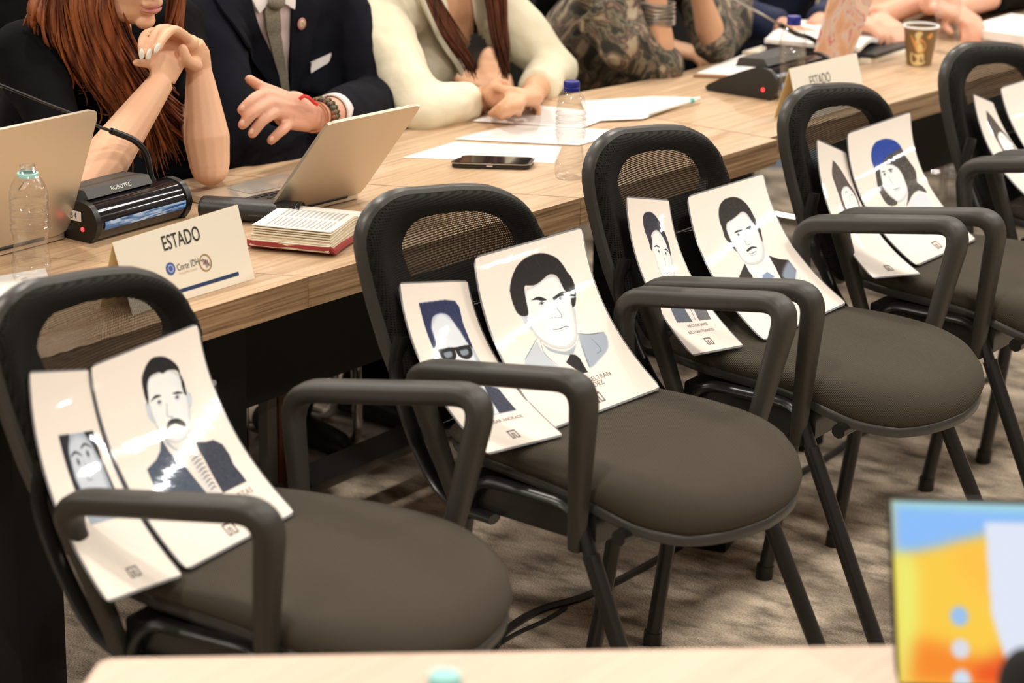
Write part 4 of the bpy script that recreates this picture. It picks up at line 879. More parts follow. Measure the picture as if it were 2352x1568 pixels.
# board, folder, open book, decorated laptop on the far table
t = flat('clipboard', 'brown board with a white sheet on top, beside the grey microphone unit', 'clipboard', [(1592, 172), (1700, 128), (1800, 134), (1765, 180)], .746, .005, mat('brown_board', (.32, .17, .09), .6), None, 'board')
P = [at(*p, .7468) for p in ((1600, 168), (1702, 127), (1797, 133), (1758, 176))]; MB().prism([tolocal(t, p)[:2] for p in P][::-1], .0052, .0062).obj('page', M['paper'], t, smooth=False)
def Wd(*l): return [np.array([x, y, 0.]) for x, y in l]
flat('manila_folder', 'cream folder lying under the open white binder at the back', 'folder', None, .752, .011, M['cream'], None, None, Wd((-1.0, 1.93), (-.73, 2.05), (-.70, 2.31), (-1.02, 2.30)))
flat('black_notebook', 'black notebook between the cream folder and the white pages', 'notebook', None, .762, .009, M['leather'], None, None, Wd((-.96, 1.97), (-.72, 2.06), (-.73, 2.27), (-.98, 2.24)))
t = thing('open_binder', 'open white book spread flat behind the blue-capped bottle and cup', 'book', (-.885, 2.14, .762), R(12))
def leaf(sgn):
    return lambda u, v: np.array([-.115+.23*v, sgn*(.002+.145*u)*1.0, .006+.016*math.sin(min(1, u*1.15)*math.pi*.75+.3)])
for sgn in (-1, 1):
    f = leaf(sgn); MB().slab((lambda u, v, f=f, sgn=sgn: f(u, v) if sgn > 0 else f(1-u, v)), 12, 3, .010).obj('page_block', M['paper'], t)
MB().box((0, 0, .002), (.235, .30, .004)).obj('cover', M['leather'], t, smooth=False)
mb_ = mat('marbled_print', (.62, .33, .19), .35, noise=(9, (.75, .55, .42), 5, (1, 1, 1), .4, .6)); nt = mb_.node_tree
r = [n for n in nt.nodes if n.type == 'VALTORGB'][0]; e = r.color_ramp.elements; k = e.new(.47); k.color = (.70, .40, .25, 1); k = e.new(.57); k.color = (.6, .12, .09, 1); k = e.new(.535); k.color = (.62, .52, .45, 1); [setattr(n.inputs['Distortion'], 'default_value', 1.6) for n in nt.nodes if n.type == 'TEX_NOISE']
BLo, TLo, TRo, BRo = onx(1862, 140, -.755), onx(1915, -40, -.745), onx(2018, -40, -.745), onx(1955, 128, -.755)
laptop('laptop lid covered in orange and red marbled stickers, behind the second name card', (BLo[0], BLo[1], .757), (BRo[0], BRo[1], .757), TLo, TRo, .2, mb_)
flat('paper_sheet', 'white paper stack on the table at the far right edge', 'paper', None, .765, .022, M['paper'], None, None, Wd((-.73, 2.50), (-.56, 2.50), (-.56, 2.76), (-.73, 2.76)))

# ---------------------------------------------------------------- under the tables and on the floor
cab = cr([at(1130, 1500, .006), at(1160, 1450, .006), at(1240, 1400, .006), at(1350, 1366, .006), at(1500, 1290, .006), at(1640, 1203, .006), at(1780, 1120, .006), at(1900, 1050, .006), at(2030, 966, .006), at(2300, 860, .006)], 8)
c = cab[len(cab)//2]; o = MB().tube([p-c for p in cab], .0075, n=8).obj('floor_cable', M['plastic']); o.location = c; tag(o, 'thick black cable running along the carpet under the chairs', 'cable')
cab = cr([at(1110, 1500, .004), at(1185, 1455, .004), at(1250, 1425, .004), at(1300, 1395, .004)], 8); c = cab[0].copy(); o = MB().tube([p-c for p in cab], .004, n=8).obj('floor_cable', M['plastic']); o.location = c; tag(o, 'thinner black cable beside the thick one on the carpet', 'cable')
t = thing('floor_box', 'small black power box on the carpet behind the second chair', 'box', (-.37, .90, 0), .3)
MB().box((0, 0, .028), (.085, .11, .056), bev=.006).obj('housing', M['plastic'], t); MB().box((0, 0, .057), (.055, .075, .004), bev=.001).obj('lid', M['rim'], t)
for lb, x0, y0, x1, y1 in (('added black panel darkening the space under the middle conference tables', -1.0, -.25, -1.02, 1.20), ('added black panel darkening the space under the far conference table', -.97, 2.55, -.95, 3.25), ('added black panel darkening the space under the left conference table', -1.02, -1.6, -1.02, -.45)):  # black panels added to deepen the darkness under the tables
    c = ((x0+x1)/2, (y0+y1)/2, .50); L = math.hypot(x1-x0, y1-y0); t = thing('darkening_panel', lb, 'panel', (c[0], c[1], .31), math.atan2(y1-y0, x1-x0))
    MB().box((0, 0, .189), (L, .012, .378)).obj('panel', M['dullblack'], t, smooth=False)
    for q in (-.35, .35): MB().box((L*q, .0, .34), (.04, .03, .07)).obj('bracket', M['metal_black'], t, smooth=False)
M['dullblack'] = M['dullblack'] if 'dullblack' in M else None
# small wooden post seen under the table
t = thing('wooden_trestle_leg', 'dark red wooden trestle leg with a pale strip, under the second table', 'leg', (-1.10, .425, 0)); MB().box((0, .008, .34), (.03, .032, .68)).obj('post', M['woodred'], t, smooth=False); MB().box((0, -.024, .34), (.024, .028, .68)).obj('pale_strip', mat('grey_strip', (.12, .11, .1), .6), t, smooth=False)

t = thing('bright_patch_board', 'added pale blue board imitating a bright patch far behind the tables', 'board', (-1.89, 3.60, 0), R(37)); MB().box((0, 0, .27), (.30, .03, .48), bev=.004).obj('panel', mat('bright_patch_pale_blue', (.55, .70, .95), .6), t); [MB().box((x_, 0, .03), (.05, .2, .06)).obj('foot', M['metal_black'], t, smooth=False) for x_ in (-.11, .11)]  # added board, its pale blue stands in for a bright patch behind the tables
# ---------------------------------------------------------------- foreground desk with laptop
L0 = at(232, 1512, .74); Rr = at(2050, 1482, .74); dr = (Rr-L0)/np.linalg.norm(Rr-L0); Ls = at(196, 1568, .74); dl = (Ls-L0)/np.linalg.norm(Ls-L0)
q = [L0, L0+dr*1.75, L0+dr*1.75+np.array([dr[1], -dr[0], 0])*.62, L0+dl*.66]; c = np.mean(q, 0)
t = thing('front_desk', 'pale oak desk along the bottom edge, closest to the camera', 'desk', (c[0], c[1], 0))
bm_ = MB().prism(rpoly([(p[0]-c[0], p[1]-c[1]) for p in q], .02)[::-1], TT-.03, TT); o = bm_.obj('desktop', M['palewood'], t, smooth=False)
for p in q: d_ = (c-p)*.1; MB().box((p[0]+d_[0]-c[0], p[1]+d_[1]-c[1], (TT-.03)/2), (.05, .05, TT-.03)).obj('leg', M['metal_black'], t, smooth=False)
# laptop with a lit screen
TLs, BLs = at(2047, 1150, .953), at(2066, 1568, .762); hr = np.array([_r[0], _r[1], 0]); hr /= np.linalg.norm(hr); hr = (hr+np.array([.02, -.03, 0]))
W_, H_ = 320, 200; YY, XX = np.mgrid[0:H_, 0:W_].astype(np.float32)
s = Sheet([TLs, TLs+hr*.315], [BLs, BLs+hr*.315], (0, 0, 0)); s.img[:] = (1.0, .86, .36)
fl_ = lambda P, c_, so=4, a=1: s.fill(sm(P), c_, so, a)
s.img[:] = (.98, .80, .30); fl_([(-.1, -.1), (1.1, -.1), (1.1, .2), (.5, .12), (.25, .20), (.1, .26), (-.1, .3)], (.55, .74, .97), 5); fl_([(-.1, -.1), (1.1, -.1), (1.1, .03), (-.1, .03)], (.62, .83, .9), 3)
fl_([(-.1, .3), (.06, .3), (.07, .6), (.05, 1.1), (-.1, 1.1)], (.93, .92, .45), 6); fl_([(.18, .25), (.40, .22), (.42, .6), (.25, .45)], (1, .76, .30), 8, .9); fl_([(.06, .74), (.2, .8), (.32, .95), (.42, 1.1), (.05, 1.1)], (.97, .55, .20), 8); fl_([(.24, .9), (.4, .8), (.5, 1.1), (.28, 1.1)], (.92, .30, .15), 8, .9)
s.fill([(.30, .10), (1, .10), (1, .97), (.37, .97), (.31, .6)], (.88, .90, .96), 1.5)
for y_, c_ in ((.62, (.62, .76, .92)), (.80, (.86, .86, .90)), (.97, (.82, .88, .93))): fl_([(.205+.030*math.cos(a), y_+.055*math.sin(a)) for a in np.linspace(0, 6.28, 10)[:-1]], c_, 1.5)
im = bpy.data.images.new('desktop_picture', W_, H_); px = np.ones((H_, W_, 4), np.float32); px[..., :3] = s.img[::-1]; im.pixels.foreach_set(px.ravel()); im.update(); im.pack()
ms = emis('lit_screen', (1, 1, 1), 1.0); nt = ms.node_tree; ti = node(nt, 'ShaderNodeTexImage'); ti.image = im; uvn = node(nt, 'ShaderNodeUVMap'); uvn.uv_map = 'UVMap'; nt.links.new(uvn.outputs[0], ti.inputs[0]); nt.links.new(ti.outputs[0], [n for n in nt.nodes if n.type == 'EMISSION'][0].inputs[0])
[n for n in nt.nodes if n.type == 'EMISSION'][0].inputs[1].default_value = .43
c = (BLs+BLs+hr*.315)/2; t = thing('laptop', 'open laptop with a blue and orange screen on the front desk, bottom right', 'laptop', (c[0], c[1], TT)); L_ = lambda P: tolocal(t, P)
nb = np.cross(hr, TLs-BLs); nb /= np.linalg.norm(nb)
SQ = lambda u, v: s.F(u, v)
MB().slab(lambda u, v: L_(SQ(-.012+1.024*u, -.02+1.05*v)+nb*(-.004)), 14, 10, .006, 0, .03, 1.5).obj('lid', M['plastic'], t, ang=50)
MB().slab(lambda u, v: L_(SQ(u, v)+nb*.0), 6, 6, .001).obj('screen', ms, t, smooth=False)
fw = np.array([_d[0], _d[1], 0]); fw /= -np.linalg.norm(fw); bb = [BLs, BLs+hr*.315, BLs+hr*.315+fw*.21, BLs+fw*.21]
MB().prism([tuple(L_(p)[:2]) for p in bb][::-1], .001, .014).obj('base', M['plastic'], t, smooth=False)
# mint capped bottle in front
pc_ = at(1022, 1548, .93); t = thing('water_bottle', 'bottle with a mint green cap at the bottom edge, on the front desk', 'bottle', (pc_[0], pc_[1], TT))
MB().lathe([(.02, 0), (.030, .004), (.031, .03), (.027, .05), (.031, .07), (.031, .125), (.028, .145), (.017, .162), (.0125, .168), (.0125, .188)], n=30, cap=False).obj('bottle_body', M['pet'], t, ang=0)
MB().lathe([(.0155, .168), (.0158, .186), (.0145, .190), (.001, .191)], n=28, cap=False).obj('cap', M['mint'], t)
# black foam microphone in front
pm = at(2352, 1560, .895); t = thing('desk_microphone', 'black foam microphone in front of the lit laptop screen, bottom right corner', 'microphone', (pm[0], pm[1], TT))
MB().ell((0, 0, .150), (.024, .024, .036), n=20, m=14).obj('foam_cover', M['foam'], t); MB().tube([(0, 0, .01), (0, 0, .13)], .006, n=10).obj('stalk', M['metal_black'], t); MB().lathe([(.001, 0), (.05, 0), (.05, .008), (.012, .016)], n=28).obj('base', M['plastic'], t)

# ---------------------------------------------------------------- people
from mathutils.bvhtree import BVHTree
V = onx
M.update(
 skin1=mat('skin_fair', (.80, .47, .30), .5, sss=.12, bump=(140, .12, .002)), skin2=mat('skin_warm', (.72, .38, .26), .5, sss=.12, bump=(140, .15, .002)),
 skin3=mat('skin_tan', (.66, .36, .21), .5, sss=.1, bump=(140, .1, .002)), lips=mat('lip_colour', (.52, .20, .17), .5), nail=mat('white_nail_polish', (.82, .78, .70), .25, coat=.6),
 fnail=mat('natural_nail', (.74, .42, .31), .35), hair1=mat('copper_hair', (.085, .018, .005), .42, noise=(14, (.30, .085, .024), 4, (5, 5, .5)), bump=(50, .4, .003, (6, 6, .3))),
 hair2=mat('brown_hair', (.045, .014, .007), .35, noise=(30, (.16, .05, .022), 3, (6, 6, .3)), bump=(60, .6, .004, (6, 6, .3))), hair3=mat('dark_hair', (.02, .014, .01), .4, bump=(60, .6, .004, (6, 6, .3))),
 blackcloth=mat('black_knit', (.0035, .0035, .004), .95, spec=.15, bump=(30, .4, .006)), navy=mat('navy_wool', (.0065, .0068, .0115), .95, spec=.2, bump=(14, .5, .012)),
 creamcloth=mat('cream_blazer_cloth', (.80, .74, .56), .8, bump=(12, .55, .014)), shirt=mat('white_shirt', (.78, .72, .70), .7), pinkshirt=mat('pale_pink_shirt', (.60, .48, .47), .7),
 tie=mat('grey_green_tie', (.17, .145, .105), .7, noise=(420, (.27, .24, .18), 1, (1, 1, 1)), bump=(420, .5, .001)), dark=mat('dark_trousers', (.003, .003, .004), .95, spec=.15),
 darkjean=mat('dark_blue_cloth', (.012, .02, .06), .8, bump=(14, .5, .01)), eye=mat('eye_white', (.8, .78, .75), .2), iris=mat('iris', (.06, .03, .015), .2))
def floral():
    m_ = mat('floral_blouse', (.03, .026, .02), .7); nt = m_.node_tree; b = nt.nodes['Principled BSDF']
    n = node(nt, 'ShaderNodeTexNoise'); n.inputs['Scale'].default_value = 13; n.inputs['Detail'].default_value = 3; n.inputs['Distortion'].default_value = 2.2; coords(nt, n, (1, 1, 1))
    r = node(nt, 'ShaderNodeValToRGB'); e = r.color_ramp.elements; e[0].position = .40; e[0].color = (.02, .018, .013, 1); e[1].position = .66; e[1].color = (.33, .27, .17, 1)
    for p, c_ in ((.47, (.05, .042, .028, 1)), (.50, (.19, .16, .10, 1)), (.54, (.04, .033, .025, 1)), (.59, (.20, .12, .09, 1))): k = e.new(p); k.color = c_
    nt.links.new(n.outputs[0], r.inputs[0]); nt.links.new(r.outputs[0], b.inputs['Base Color']); return m_
M['floral'] = floral()
def blob(name, mb, vox, m, parent, smooth=6, wr=0, wsc=9, seed=0):
    """one continuous skin grown over overlapping volumes"""
    me = mb.mesh('tmp', False); o = bpy.data.objects.new('tmp', me); COL.objects.link(o)
    a = o.modifiers.new('r', 'REMESH'); a.mode = 'VOXEL'; a.voxel_size = vox
    if smooth: b = o.modifiers.new('s', 'SMOOTH'); b.iterations = smooth; b.factor = .6
    if wr:
        tx = bpy.data.textures.new('folds', 'CLOUDS'); tx.noise_scale = 1/wsc; tx.noise_depth = 2
        d = o.modifiers.new('d', 'DISPLACE'); d.texture = tx; d.strength = wr; d.mid_level = .5; d.texture_coords = 'GLOBAL'
    dg = bpy.context.evaluated_depsgraph_get(); dg.update(); r_ = bpy.data.meshes.new_from_object(o.evaluated_get(dg)); bpy.data.objects.remove(o); bpy.data.meshes.remove(me)
    r_.name = name; r_.polygons.foreach_set('use_smooth', [True]*len(r_.polygons)); r_.materials.clear(); r_.materials.append(m)
    return link(name, r_, parent)
def rotm(yaw, pitch=0, roll=0):
    return np.array(Matrix.Rotation(yaw, 3, 'Z') @ Matrix.Rotation(pitch, 3, 'Y') @ Matrix.Rotation(roll, 3, 'X'))
def head_parts(b, c, Rm, k=1.0):
    E = lambda p, r_: b.ell(c+Rm@(np.array(p)*k), np.array(r_)*k, Rm)
    E((-.012, 0, .035), (.097, .076, .088)); E((.030, 0, -.012), (.066, .061, .088)); E((.034, 0, -.062), (.050, .050, .044)); E((.073, 0, -.088), (.017, .021, .016))
    for s_ in (-1, 1): E((.058, s_*.034, -.022), (.026, .024, .024)); E((.010, s_*.048, -.055), (.030, .014, .026)); E((-.006, s_*.076, -.006), (.020, .007, .030)); E((.072, s_*.030, .036), (.016, .024, .008))
    b.tube([c+Rm@(np.array(p)*k) for p in ((.088, 0, .024), (.100, 0, .0), (.112, 0, -.020))], [.007*k, .009*k, .012*k], n=10); E((.103, 0, -.026), (.014, .016, .009))
    E((.088, 0, -.050), (.010, .024, .009)); E((.086, 0, -.064), (.011, .021, .009))
def eyes(t, c, Rm, L_, k=1.0):
    for s_ in (-1, 1):
        p = c+Rm@(np.array((.079, s_*.030, .014))*k); MB().ell(L_(p), (.012, .014, .0105), Rm).obj('eye', M['eye'], t); MB().ell(L_(p+Rm@np.array((.0095, 0, 0))), (.0035, .0055, .0055), Rm).obj('iris', M['iris'], t)
        MB().tube([L_(c+Rm@(np.array(q)*k)) for q in ((.090, s_*.012, .040), (.092, s_*.030, .046), (.082, s_*.050, .040))], [.002, .0035, .0015], n=6).obj('eyebrow', M['hair3'], t)
def lips(t, c, Rm, L_, k=1.0):
    b = MB(); 
    for z, rr_, xx in ((-.0552, .0036, .0965), (-.0618, .0042, .0960)):
        pts = [c+Rm@(np.array((xx-.010*abs(q)**2, .025*q, z-.002*(1-abs(q))*(1 if z < -.06 else -1)))*k) for q in (-1, -.6, -.2, .2, .6, 1)]
        b.tube([L_(p) for p in pts], [.001, rr_*.8, rr_, rr_, rr_*.8, .001], n=8)
    blob('lips', b, .0014, M['lips'], t, 3)
def fing(b, pts, r0=.0095, r1=.0070):
    P = [np.array(p, float) for p in cr(pts, 4)]; k = len(P); rad = [r0+(r1-r0)*i/(k-1) for i in range(k)]
    e = P[-1]-P[-2]; e /= np.linalg.norm(e); P += [P[-1]+e*r1*.7, P[-1]+e*r1*.95]; rad += [r1*.72, r1*.3]
    b.tube(P, rad, n=12)
def hand(b, w_, f, n_, side, curl=(.4, .45, .5, .55), sc=1.0, thumb=.6):
    """w_ wrist, f towards the knuckles, n_ out of the back of the hand, side: thumb side (+1/-1 along n x f)"""
    w_, f, n_ = [np.array(v, float) for v in (w_, f, n_)]; f /= np.linalg.norm(f); n_ -= f*(n_@f); n_ /= np.linalg.norm(n_); s_ = np.cross(n_, f)*side
    tips = []
    for i, (y, L) in enumerate(((.030, .072), (.010, .080), (-.010, .074), (-.028, .058))):
        k0 = w_+(f*(.088-.004*abs(i-1))+s_*y)*sc; b.tube([w_+f*.005+s_*y*.55*sc, k0], [.0135*sc, .0125*sc], n=10)
        a = curl[i]*.45; p = k0; pts = [p]
        for j, q in enumerate((.45, .32, .23)):
            a += curl[i]*(.45 if j else .0); d_ = f*math.cos(a)-n_*math.sin(a)+s_*(y*2.0); d_ /= np.linalg.norm(d_); p = p+d_*L*q*sc; pts.append(p); a += curl[i]*.35
        fing(b, pts, .0098*sc, .0070*sc); tips.append((pts[-1], d_))
    b.ell(w_+f*.05*sc-n_*.004, np.array((.048, .040, .015))*sc, np.stack([f, s_, n_], 1))
    t0 = w_+(f*.028+s_*.022-n_*.004)*sc; fing(b, [t0, t0+(f*.028+s_*.026-n_*.008)*sc, t0+(f*.062+s_*(.030+.02*thumb)-n_*.012)*sc, t0+(f*.085+s_*(.026+.02*thumb)-n_*.016)*sc], .0135*sc, .0085*sc)
    return tips
def body_core(b, P, k=1.0, fk=1.0):
    """skin body inside the clothes: torso, neck, arms, thighs"""
    H, Cc, N = [np.array(P[q], float) for q in ('hip', 'chest', 'neck')]
    yaw = P.get('yaw', 0); b.tube([H-np.array([0, 0, .06]), H, (H+Cc)/2, Cc, Cc*.5+N*.5, N], [(.15, .10), (.155, .115), (.125, .095), (.15, .10), (.12, .08), (.05, .05)], n=20, up=(-math.sin(yaw), math.cos(yaw), 0))
    b.tube([N-(N-Cc)*.2, N, N+(P['head']-N)*.55], [.062*k, .052*k, .05*k], n=14)
    for s_ in 'LR':
        S, E, Wr = [np.array(P[q+s_], float) for q in ('sh', 'el', 'wr')]
        b.ell(S, (.055, .055, .055)); b.tube([S, (S+E)/2, E], [.045*k, .041*k, .036*k], n=14); b.ell(E, (.036*k*fk,)*3); b.tube([E, E+(Wr-E)*.3, E+(Wr-E)*.75, Wr], [.037*k*fk, .043*k*fk, .031*k*fk, .0265*k], n=14)
    for s_, kn, ft in (('L', P['kneeL'], P['footL']), ('R', P['kneeR'], P['footR'])):
        S = H+np.array([.02, .085*(1 if s_ == 'L' else -1), -.03]); b.tube([S, kn], [.075, .055], n=12); b.tube([kn, ft+np.array([0, 0, .08])], [.055, .036], n=12)
def clothes_core(b, P, k=1.0, th=.014, arms=1.0, cuff=.034, shw=.062, neckr=.07, upto=1.0):
    H, Cc, N = [np.array(P[q], float) for q in ('hip', 'chest', 'neck')]; yaw = P.get('yaw', 0)
    up = (-math.sin(yaw), math.cos(yaw), 0)
    b.tube([H-np.array([0, 0, .05]), H, (H+Cc)/2, Cc, Cc*.45+N*.55, N-(N-Cc)*.12], [(.165, .11), (.172, .13), (.148*k, .118), (.180*k, .124), (.150*k, .100), (neckr, neckr*.9)], n=24, up=up)
    for s_ in 'LR':
        S, E, Wr = [np.array(P[q+s_], float) for q in ('sh', 'el', 'wr')]
        b.tube([Cc*.4+N*.6, S], [.085*k, shw], n=14); b.ell(S, (shw, shw, shw)); Eu = S+(E-S)*upto; b.tube([S, (S+Eu)/2, Eu], [shw*.97, .056*k+th*.3, .048*k+th*.2], n=16)
        if upto > .99: b.ell(E, (.050*k+th*.1,)*3)
        if arms > 0: e = E+(Wr-E)*arms; b.tube([E, E+(e-E)*.5, e], [.050*k, .049*k, cuff], n=16)
def trousers(t, P, L_, m):
    b = MB(); H = np.array(P['hip'])
    b.ell(L_(H+np.array([0, 0, -.02])), (.13, .18, .10))
    for s_ in 'LR':
        S = H+np.array([.02, .09*(1 if s_ == 'L' else -1), -.03]); kn, ft = P['knee'+s_], P['foot'+s_]
        b.tube([L_(S), L_((S+kn)/2), L_(kn)], [.095, .085, .068], n=16); b.ell(L_(kn), (.068,)*3); b.tube([L_(kn), L_((kn+ft)/2), L_(ft+np.array([0, 0, .05]))], [.068, .060, .052], n=14)
    blob('trousers', b, .012, m, t, 4, .02)
    for s_ in 'LR':
        ft = P['foot'+s_]; MB().tube([L_(ft+np.array(q)) for q in ((-.07, 0, .035), (-.02, 0, .042), (.07, 0, .034), (.15, 0, .024), (.18, 0, .018))], [(.030, .034), (.038, .040), (.032, .042), (.022, .038), (.012, .02)], n=14, up=(0, 0, 1)).obj('shoe', M['leather'], t)
def person(label, P, skin, cloth, hair, opts):
    c = np.array([P['hip'][0], P['hip'][1], 0.]); t = thing('person', label, 'person', c); L_ = lambda p: tolocal(t, p)
    for q in list(P): P[q] = np.array(P[q], float) if not isinstance(P[q], (int, float)) else P[q]
    for s_, sg in (('L', 1), ('R', -1)):
        P.setdefault('knee'+s_, P['hip']+np.array([.40, .10*sg, .0])); P.setdefault('foot'+s_, np.array([P['knee'+s_][0]-.03, P['knee'+s_][1], 0.]))
    k = opts.get('k', 1.0); Rm = rotm(P['hyaw'], P['hpitch'], P.get('hroll', 0)); b = MB()
    body_core(b, P, k*.97, opts.get('fk', 1.0)); head_parts(b, P['head'], Rm)
    if 'hands' in opts: opts['hands'](b, t, L_)
    b.v = [tuple(L_(v)) for v in b.v]; body = blob('body', b, opts.get('vox', .004), skin, t, opts.get('sm', 3))
    eyes(t, P['head'], Rm, L_); lips(t, P['head'], Rm, L_)
    b = MB(); clothes_core(b, P, k, **opts.get('cl', {})); 
    if 'extra' in opts: opts['extra'](b)
    b.v = [tuple(L_(v)) for v in b.v]; g = blob(opts.get('garment', 'jacket'), b, opts.get('cvox', .009), cloth, t, 5, opts.get('wr', .02), opts.get('wsc', 10))
    trousers(t, P, L_, opts.get('tr', M['dark']))
    hb = MB(); hd = P['head']; HE = lambda p, r_: hb.ell(hd+Rm@np.array(p), r_, Rm)
    HE((-.025, 0, .052), (.098, .084, .088)); HE((-.055, 0, .0), (.06, .078, .09))
    if opts.get('long'): HE((-.06, 0, -.07), (.05, .07, .10))
    hb.v = [tuple(L_(v)) for v in hb.v]; blob('hair', hb, .007, hair, t, 3, .008, 40)
    return t, L_, g
def shoot(g, px, py):
    """first point of a garment along a line of sight (world), with its normal"""
    if 'bvh' not in shoot.__dict__: shoot.bvh = {}
    if g.name not in shoot.bvh:
        me = g.data; par = g.parent.location; shoot.bvh[g.name] = BVHTree.FromPolygons([v.co+par for v in me.vertices], [p.vertices[:] for p in me.polygons])
    d_ = ray(px, py); h = shoot.bvh[g.name].ray_cast(Vector(CP), Vector(d_/np.linalg.norm(d_)))
    return (None, None) if h[0] is None else (np.array(h[0]), np.array(h[1]))
def strip(name, g, left, right, m, t, L_, off=.004, th=.004, nu=6, nv=16, n_=1):
    A, B = cr(left, 8), cr(right, 8); ia = lambda Q, v: np.array([np.interp(v*(len(Q)-1), range(len(Q)), [q[j] for q in Q]) for j in (0, 1)])
    last = [None]; G = {}
    for j in range(nv+1):
        for i in range(nu+1):
            p = ia(A, j/nv)*(1-i/nu)+ia(B, j/nv)*i/nu; h, nn = shoot(g, *p)
            if h is None: h, nn = (last[0] if last[0] is not None else (onx(*p, -1.25), np.array([1., 0, 0])))
            last[0] = (h, nn); G[i, j] = h+nn*off
    def F(u, v):
        x, y = min(max(u, 0), 1)*nu, min(max(v, 0), 1)*nv; i, j = min(int(x), nu-1), min(int(y), nv-1); a, b_ = x-i, y-j
        e = (u-min(max(u, 0), 1), v-min(max(v, 0), 1)); r_ = (G[i, j]*(1-a)+G[i+1, j]*a)*(1-b_)+(G[i, j+1]*(1-a)+G[i+1, j+1]*a)*b_
        if e[0]: r_ = r_+(G[nu, j]-G[nu-1, j])*e[0]*nu
        if e[1]: r_ = r_+(G[i, nv]-G[i, nv-1])*e[1]*nv
        return L_(r_)
    return MB().slab(F, nu*2, nv*2, th).obj(name, m, t, ang=60)
def locks(name, guides, m, t, L_, n=90, r_=.006, seed=1, jit=.010, taper=True):
    rs = np.random.RandomState(seed); b = MB(); Gs = [np.array(cr([V(*p) for p in g], 6)) for g in guides]
    def samp(g, s_): x = s_*(len(g)-1); i = min(int(x), len(g)-2); return g[i]*(1-(x-i))+g[i+1]*(x-i)
    for q in range(n):
        a = rs.rand()*(len(Gs)-1); i = min(int(a), len(Gs)-2); f = a-i; j1, j2 = rs.randn(3)*jit, rs.randn(3)*jit*1.6; e = .72+.28*rs.rand(); ph = a*1.3+rs.rand()*.8; pts = []; rad = []
        for k in range(15):
            s_ = k/14*e; p = samp(Gs[i], s_)*(1-f)+samp(Gs[i+1], s_)*f+j1*(1-s_)+j2*s_; p = p+np.array([0, 1, .3])*.009*math.sin(ph+s_*8)*s_; pts.append(L_(p)); rr = r_*(1-.85*max(0, (k/14-.7)/.3)) if taper else r_; rad.append((rr, rr*.55))
        b.tube(pts, rad, n=7)
    return b.obj(name, m, t, ang=0)

# --- 1: woman with long copper hair, elbows on the table, hands clasped under the chin
def hands1(b, t, L_):
    X = -1.040
    wl, wr_ = V(372, 186, -1.06), V(457, 160, -1.07)
    b.tube([wl, V(382, 140, X-.022), V(398, 104, X-.040)], [(.026, .018), (.036, .018), (.031, .016)], n=16, up=(.1, .95, 0)); b.ell(V(394, 122, X-.034), (.018, .032, .028))
    b.tube([wr_, V(450, 130, X-.024), V(440, 102, X-.020)], [(.024, .020), (.028, .018), (.023, .015)], n=16, up=(.3, .9, 0)); b.ell(V(436, 98, X-.01), (.017, .018, .015))
    fing(b, [V(440, 100, X-.01), V(424, 82, X), V(398, 68, X+.006), V(376, 88, X+.012), V(362, 112, X+.016)], .0098, .0068)
    fing(b, [V(430, 94, X-.02), V(400, 70, X-.012), V(366, 66, X-.002), V(350, 90, X+.006), V(343, 124, X+.009)], .0095, .0064)
    fing(b, [V(420, 90, X-.035), V(380, 72, X-.03), V(338, 76, X-.018), V(325, 98, X-.006), V(326, 126, X+.000)], .0092, .0062)
    fing(b, [V(420, 95, X-.05), V(370, 88, X-.045), V(345, 100, X-.045), V(340, 130, X-.04)], .0090, .0065)
    fing(b, [V(360, 150, X-.03), V(335, 146, X-.035), V(312, 144, X-.035)], .0095, .0065)           # right thumb tip pokes out
    fing(b, [V(452, 150, X-.01), V(430, 138, X+.004), V(420, 112, X+.002)], .0125, .0090)            # left thumb over the edge
    for k_ in range(4): fing(b, [V(402+k_*5, 98+k_*9, X-.045), V(418+k_*4, 92+k_*10, X-.058), V(430+k_*3, 104+k_*10, X-.07)], .0095, .0075)
    for (p, q) in (((361, 111, X+.0225), (368, 98)), ((342, 125, X+.0150), (345, 112)), ((325, 125, X+.0060), (325, 113))):
        c_ = V(*p); d_ = V(q[0], q[1], p[2])-c_; d_ /= np.linalg.norm(d_); s_ = np.cross(d_, [1, 0, 0]); s_ /= np.linalg.norm(s_); nn = np.cross(s_, d_)
        MB().ell(L_(c_), (.0105, .0056, .0028), np.stack([d_, s_, nn], 1)).obj('fingernail', M['nail'], t)
mouth = V(352, 18, -1.085); hy, hp_ = -.10, .20; Rm = rotm(hy, hp_); hd = mouth-Rm@np.array((.092, 0, -.058))
P1 = dict(hip=(-1.56, .16, .50), chest=(-1.36, .17, .86), neck=(-1.275, .165, 1.03), head=hd, hyaw=hy, hpitch=hp_, shL=(-1.285, .345, .985), shR=(-1.285, -.02, .985),
          elL=V(482, 382, -1.035), wrL=V(457, 160, -1.07), elR=V(190, 440, -1.055), wrR=V(372, 186, -1.06), footL=(-1.35, .24, 0), footR=(-1.35, .06, 0))
t1, L1, g1 = person('woman with long copper hair in black, chin resting above her clasped hands', P1, M['skin1'], M['blackcloth'], M['hair1'],
                    dict(vox=.0027, hands=hands1, k=.90, garment='black_top', cl=dict(arms=0, shw=.070, upto=.62, neckr=.075), wr=.010, fk=1.14, long=True, sm=2))
